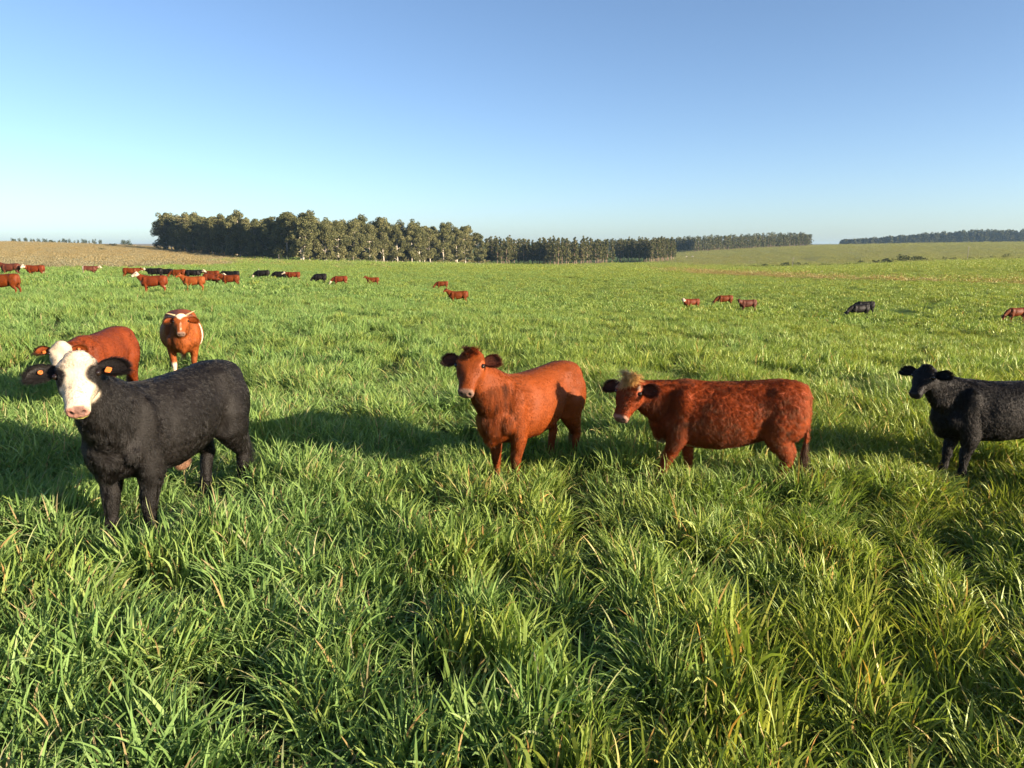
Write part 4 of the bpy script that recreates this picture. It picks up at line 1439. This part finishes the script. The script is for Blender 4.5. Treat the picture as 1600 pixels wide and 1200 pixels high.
def tuft_mesh(name, rng, n, radius, lens, width, segs, bend, spread, dry=.04, mat=None):
    a = rng.random(n) * 2 * np.pi
    r = radius * np.sqrt(rng.random(n))
    bx, by = r * np.cos(a), r * np.sin(a)
    phi = a + rng.normal(0, 1.0, n) if spread else rng.random(n) * 2 * np.pi
    L = rng.uniform(*lens, n)
    a0 = np.abs(rng.normal(.10, .20, n)) + r / max(radius, .01) * .25
    k = rng.uniform(*bend, n)
    pw = rng.uniform(1.3, 3.2, n)
    w = width * rng.uniform(.6, 1.25, n)
    tw0 = rng.uniform(-.7, .7, n)
    twk = rng.normal(0, .9, n)
    V = np.empty((n, segs + 1, 2, 3))
    p = np.stack([bx, by, np.full(n, -.02)], 1)
    ds = L / segs
    dphi = rng.normal(0, .35, n)
    for i in range(segs + 1):
        s = i / segs
        ang = a0 + k * s ** pw
        ph = phi + dphi * s
        tx = np.stack([np.sin(ang) * np.cos(ph), np.sin(ang) * np.sin(ph), np.cos(ang)], 1)
        side = np.stack([-np.sin(ph), np.cos(ph), np.zeros(n)], 1)
        nrm = np.cross(tx, side)
        tw = tw0 + twk * s
        sd = side * np.cos(tw)[:, None] + nrm * np.sin(tw)[:, None]
        ww = w * (.55 + .45 * min(1, s * 4)) * (1 - s ** 3) ** .8 + .0006
        V[:, i, 0] = p - sd * (ww * .5)[:, None]
        V[:, i, 1] = p + sd * (ww * .5)[:, None]
        p = p + tx * ds[:, None]
    per = (segs + 1) * 2
    idx = np.arange(n)[:, None] * per
    F = []
    for i in range(segs):
        q = np.array([i * 2, i * 2 + 1, i * 2 + 3, i * 2 + 2])
        F.append(idx + q[None])
    F = np.concatenate(F)
    tone = np.clip(rng.beta(2.2, 2.4, n) * .86, 0, .86)
    isdry = rng.random(n) < dry
    tone[isdry] = rng.uniform(.9, 1.0, isdry.sum())
    me = new_mesh(name, V.reshape(-1, 3), F, mat or M_GRASS, smooth=True)
    set_attr(me, 'tone', 'FLOAT', 'POINT', np.repeat(tone, per))
    return me

def scatter(name, label, protos, pts, rot, scl, idx, tint):
    coll = bpy.data.collections.new(name + '_source')
    for i, me in enumerate(protos):
        o = bpy.data.objects.new('%s_%02d' % (me.name, i), me)
        coll.objects.link(o)
    me = bpy.data.meshes.new(name)
    me.vertices.add(len(pts))
    me.vertices.foreach_set('co', np.asarray(pts, np.float32).ravel())
    set_attr(me, 'rot', 'FLOAT_VECTOR', 'POINT', rot)
    set_attr(me, 'scl', 'FLOAT_VECTOR', 'POINT', scl)
    set_attr(me, 'idx', 'INT', 'POINT', idx)
    set_attr(me, 'tint', 'FLOAT', 'POINT', tint)
    ob = mesh_obj(name, me)
    ng = bpy.data.node_groups.new(name + '_scatter', 'GeometryNodeTree')
    ng.interface.new_socket('Geometry', in_out='INPUT', socket_type='NodeSocketGeometry')
    ng.interface.new_socket('Geometry', in_out='OUTPUT', socket_type='NodeSocketGeometry')
    gi, go = ng.nodes.new('NodeGroupInput'), ng.nodes.new('NodeGroupOutput')
    ci = ng.nodes.new('GeometryNodeCollectionInfo')
    ci.inputs['Collection'].default_value = coll
    ci.inputs['Separate Children'].default_value = True
    ci.inputs['Reset Children'].default_value = True
    ip = ng.nodes.new('GeometryNodeInstanceOnPoints')
    ip.inputs['Pick Instance'].default_value = True
    def na(nm, typ):
        a = ng.nodes.new('GeometryNodeInputNamedAttribute')
        a.data_type = typ
        a.inputs['Name'].default_value = nm
        return a.outputs['Attribute']
    e2r = ng.nodes.new('FunctionNodeEulerToRotation')
    ng.links.new(na('rot', 'FLOAT_VECTOR'), e2r.inputs[0])
    ng.links.new(gi.outputs[0], ip.inputs['Points'])
    ng.links.new(ci.outputs[0], ip.inputs['Instance'])
    ng.links.new(na('idx', 'INT'), ip.inputs['Instance Index'])
    ng.links.new(e2r.outputs[0], ip.inputs['Rotation'])
    ng.links.new(na('scl', 'FLOAT_VECTOR'), ip.inputs['Scale'])
    ng.links.new(ip.outputs[0], go.inputs[0])
    md = ob.modifiers.new('scatter', 'NODES')
    md.node_group = ng
    props(ob, label, None, None, 'stuff')
    return ob

def lean_euler(yaw, lean, az):
    """rotate by yaw about z, then tip by 'lean' towards azimuth az -> xyz eulers"""
    n = len(yaw)
    out = np.empty((n, 3))
    # R = Raxis(lean) Rz(yaw)
    ax, ay = -np.sin(az), np.cos(az)
    c, s = np.cos(lean), np.sin(lean)
    C = 1 - c
    R = np.zeros((n, 3, 3))
    R[:, 0, 0] = c + ax * ax * C; R[:, 0, 1] = ax * ay * C; R[:, 0, 2] = ay * s
    R[:, 1, 0] = ax * ay * C; R[:, 1, 1] = c + ay * ay * C; R[:, 1, 2] = -ax * s
    R[:, 2, 0] = -ay * s; R[:, 2, 1] = ax * s; R[:, 2, 2] = c
    Z = np.zeros((n, 3, 3))
    cy_, sy_ = np.cos(yaw), np.sin(yaw)
    Z[:, 0, 0] = cy_; Z[:, 0, 1] = -sy_; Z[:, 1, 0] = sy_; Z[:, 1, 1] = cy_; Z[:, 2, 2] = 1
    M = R @ Z
    out[:, 0] = np.arctan2(M[:, 2, 1], M[:, 2, 2])
    out[:, 1] = np.arcsin(np.clip(-M[:, 2, 0], -1, 1))
    out[:, 2] = np.arctan2(M[:, 1, 0], M[:, 0, 0])
    return out

def fan_points(rng, r0, r1, density, half=.80):
    n = int(half * (r1 * r1 - r0 * r0) * density)
    r = np.sqrt(rng.uniform(r0 * r0, r1 * r1, n))
    th = rng.uniform(-half, half, n)
    return np.c_[r * np.sin(th), r * np.cos(th)]

def _trail(pts):
    out = []
    for x, y in pts:
        d = ray(x, y)
        k = (CAM_H - .15) / -d.z
        out.append((d.x * k, k))
    return np.array(out)
TRAILS = [(_trail(q), w) for q, w in (
    ([(900, 735), (912, 800), (922, 880), (948, 960), (955, 1050), (985, 1180)], .16),
    ([(1120, 860), (1190, 930), (1245, 1000), (1275, 1090), (1300, 1200)], .17),
    ([(1340, 760), (1400, 860), (1420, 960), (1400, 1080)], .14),
    ([(985, 820), (1060, 860), (1140, 880)], .18),
    ([(30, 850), (180, 905), (330, 930), (470, 925)], .15),
    ([(180, 1060), (320, 1085), (430, 1130), (470, 1200)], .15),
    ([(560, 1010), (680, 1040), (760, 1110)], .13),
    ([(1480, 800), (1540, 900), (1580, 1050)], .15),
    ([(640, 760), (700, 800), (790, 810)], .14))]
LODGED = [(_trail([q])[0], w) for q, w in (((110, 900), .50), ((300, 880), .38), ((40, 960), .40), ((760, 1020), .42), ((690, 900), .30), ((420, 690), .45), ((1430, 1000), .28))]
def trail_dist(p):
    m = np.zeros(len(p))
    for q, w in TRAILS:
        d = np.full(len(p), 9.0)
        for a, b in zip(q[:-1], q[1:]):
            ab = b - a
            t = np.clip(((p - a) @ ab) / (ab @ ab), 0, 1)
            d = np.minimum(d, np.linalg.norm(p - (a + t[:, None] * ab), axis=1))
        d = d + .16 * (vnoise(p, .35, 88) - .5)
        m = np.maximum(m, np.exp(-(np.clip(d, 0, 9) / w) ** 2))
    return m

def field_shape(p):
    """height factor, lean angle and lean azimuth of the crop at points p"""
    big = vnoise(p, 2.4, 41)
    mid = sstep(.22, .74, vnoise(p, .80, 42))
    sm = vnoise(p, .34, 43)
    h = .40 + .26 * big + .50 * mid + .26 * sm
    hole = sstep(.34, .22, vnoise(p, .62, 44)) * sstep(.38, .55, vnoise(p, 2.3, 45))
    hole2 = sstep(.52, .34, vnoise(p, .80, 52)) * sstep(.20, .45, vnoise(p, 2.6, 53)) * sstep(9, 16, p[:, 1])
    h *= (1 - .55 * hole) * (1 - .6 * hole2)
    h *= 1 - .62 * trail_dist(p)
    lodge = sstep(.62, .80, vnoise(p, 1.3, 46)) * sstep(16, 9, p[:, 1])
    for q, w in LODGED:
        lodge = np.maximum(lodge, 1.15 * np.exp(-((np.linalg.norm(p - q, axis=1) + .2 * (vnoise(p, .3, 89) - .5)) / w) ** 4))
    az = 2 * np.pi * 1.5 * vnoise(p, 3.2, 47) + .9 * (vnoise(p, .8, 48) - .5)
    az = np.where(lodge > .6, az * .25 + .2, az)
    lean = .10 + .38 * vnoise(p, .9, 49) + lodge * .75
    return np.clip(h, .22, 1.5), lean, az, lodge

def crop_limit(p):
    px, py = project((p[:, 0], np.maximum(p[:, 1], .5), np.zeros(len(p)) - .5))
    return (p[:, 1] < crop_edge(px) + 3) | (px > 470)

def tint_at(p):
    px = 800 + FOC * p[:, 0] / np.maximum(p[:, 1], 1)
    base = np.interp(px, [0, 500, 900, 1600], [.10, .15, .42, .70]) + .34 * sstep(35, 260, np.hypot(p[:, 0], p[:, 1]))
    return np.clip(base + .55 * (vnoise(p, 2.2, 60) - .5) + .35 * (vnoise(p, .5, 61) - .5), 0, 1)

rng = np.random.default_rng(77)
near_p = [tuft_mesh('near_tuft', rng, 36, .11, (.20, .43), .0185, 7, (.2, 2.0), True, dry=.05) for _ in range(10)]
near_p += [tuft_mesh('near_tuft', rng, 44, .12, (.22, .45), .0110, 7, (.3, 2.0), True, dry=.03) for _ in range(6)]
near_p += [tuft_mesh('dry_tuft', rng, 18, .12, (.22, .45), .012, 6, (.6, 2.4), True, dry=.45) for _ in range(2)]
mid_p = [tuft_mesh('mid_tuft', rng, 60, .17, (.18, .42), .0175, 4, (.3, 2.1), False, dry=.04) for _ in range(9)]
far_p = [tuft_mesh('far_patch', rng, 180, 1.15, (.16, .33), .040, 3, (.6, 2.3), False, dry=.03) for _ in range(7)]
crop_p = [tuft_mesh('crop_patch', rng, 330, 3.6, (.16, .28), .075, 2, (.6, 2.0), False, dry=.03) for _ in range(5)]
dry_p = [tuft_mesh('dry_patch', rng, 330, 3.6, (.14, .30), .075, 2, (.4, 1.8), False, dry=.0, mat=M_DRYGRASS) for _ in range(5)]
hill_p = [tuft_mesh('hill_patch', rng, 480, 5.5, (.13, .26), .10, 2, (.5, 1.9), False, dry=.0, mat=M_HILLGRASS) for _ in range(5)]

def lay(name, label, protos, pts, weights=None, sc=(.85, 1.2), lean_k=1.0, hk=1.0):
    keep = ~((sstep(.48, .36, vnoise(pts, .80, 52)) * sstep(.20, .45, vnoise(pts, 2.6, 53)) * sstep(9, 15, pts[:, 1]) > rng.random(len(pts)) * 1.15 + .1) & (pts[:, 1] < 75))
    keep &= ~(trail_dist(pts) > .35 + .75 * rng.random(len(pts)))
    pts = pts[keep]
    h, lean, az, lodge = field_shape(pts)
    for sp in NEAR:                       # trodden under and around the standing cattle
        c_, s_ = math.cos(sp['rz']), math.sin(sp['rz'])
        dx, dy = pts[:, 0] - sp['loc'][0], pts[:, 1] - sp['loc'][1]
        lx, ly = (dx * c_ + dy * s_) / sp['s'], (-dx * s_ + dy * c_) / sp['s']
        h = h * (1 - .38 * sstep(1.25, .85, np.sqrt((lx / .95) ** 2 + (ly / .42) ** 2)))
    n = len(pts)
    yaw = rng.random(n) * 2 * np.pi
    rot = lean_euler(yaw, lean * lean_k * rng.uniform(.6, 1.3, n), az + rng.normal(0, .35, n))
    s = rng.uniform(*sc, n)
    sh = s * h * hk
    sxy = s * (.55 + .45 * h)
    z = ground_zs(pts[:, 0], pts[:, 1])
    p3 = np.c_[pts, z]
    if weights is None:
        idx = rng.integers(0, len(protos), n)
    else:
        idx = weights(pts, lodge)
    return scatter(name, label, protos, p3, rot, np.c_[sxy, sxy, sh], idx, np.clip(tint_at(pts) + lodge * .30 + rng.normal(0, .16, n), 0, 1))

def near_idx(p, lodge):
    n = len(p)
    right = sstep(-.5, 2.5, p[:, 0] + .5 * (vnoise(p, 1.5, 70) - .5))
    fine = rng.random(n) < .15 + .65 * right
    i = np.where(fine, rng.integers(10, 16, n), rng.integers(0, 10, n))
    d = rng.random(n) < .012 + .10 * lodge + .22 * sstep(.74, .84, vnoise(p, .45, 71))
    return np.where(d, rng.integers(16, 18, n), i)

lay('near_grass', 'tall lush oat grass close to the camera', near_p, fan_points(rng, 1.2, 15.5, 64, .88), near_idx)
pts = fan_points(rng, 14.5, 52, 15.0)
lay('mid_grass', 'dense green crop grass in the middle distance', mid_p, pts, sc=(.55, 1.35))
pts = fan_points(rng, 50, 215, .85)
pts = pts[crop_limit(pts)]
lay('far_grass', 'far green crop grass', far_p, pts)

def land_at(p):
    z = ground_zs(p[:, 0], p[:, 1])
    px, py = project((p[:, 0], np.maximum(p[:, 1], .5), z))
    hill = sstep(310, 390, p[:, 1] - np.interp(px, [900, 1600], [90, -60])) * sstep(1000, 1100, px) > rng.random(len(p))
    track = np.exp(-((py - np.interp(px, [980, 1100, 1200, 1350, 1600], [420, 428, 433, 439, 445])) / np.interp(px, [980, 1100, 1600], [2.2, 2.6, 1.5])) ** 2) * sstep(970, 1060, px) > rng.random(len(p)) * .9 + .25
    dry = (sstep(-4, 12, p[:, 1] - crop_edge(px)) * sstep(480, 260, px) + .35 * sstep(150, 330, p[:, 1]) * sstep(900, 400, px)) > rng.random(len(p))
    return hill, track, dry
pts = fan_points(rng, 205, 470, .16)
hill, track, dry = land_at(pts)
lay('distant_crop', 'green crop grass in the far part of the field', crop_p, pts[~(hill | track | dry)], sc=(.9, 1.3))
pd = np.r_[pts[dry & ~hill], fan_points(rng, 90, 210, .16)]
h2, t2, d2 = land_at(pd)
pd = pd[d2]
pe = fan_points(rng, 470, 640, .10)
pe = pe[pe[:, 0] < -20]
pt = fan_points(rng, 90, 400, .30)
_, t3, _ = land_at(pt)
lay('dry_pasture', 'pale dry pasture grass', dry_p, np.r_[pd, pe, pt[t3]], sc=(.9, 1.3))
ph = fan_points(rng, 300, 1000, .055)
h4, _, _ = land_at(ph)
lay('hill_pasture', 'short pasture on the far hill', hill_p, ph[h4], sc=(.9, 1.3))
# ------------------------------------------------------------------ haze: a closed box of thin air round the camera and the whole scene
_lo = float(_gz.min()) - 1.0
_hi = max(float(_gz.max()) + 1.0, 52.0)
_e = 9300.0
_hv = [(-_e, -_e, _lo), (_e, -_e, _lo), (_e, _e, _lo), (-_e, _e, _lo), (-_e, -_e, _hi), (_e, -_e, _hi), (_e, _e, _hi), (-_e, _e, _hi)]
_hm, _ht = material('haze')
_pv = nd(_ht, 'ShaderNodeVolumePrincipled')
_pv.inputs['Color'].default_value = (.45, .70, 1.0, 1)
_pv.inputs['Density'].default_value = 0.00008
_pv.inputs['Anisotropy'].default_value = 0.2
_ho = nd(_ht, 'ShaderNodeOutputMaterial')
_ht.links.new(_pv.outputs[0], _ho.inputs['Volume'])
haze = mesh_obj('haze', new_mesh('haze', _hv, [(0, 3, 2, 1), (4, 5, 6, 7), (0, 1, 5, 4), (1, 2, 6, 5), (2, 3, 7, 6), (3, 0, 4, 7)], _hm, False))
props(haze, 'thin pale haze over the far fields', None, None, 'stuff')
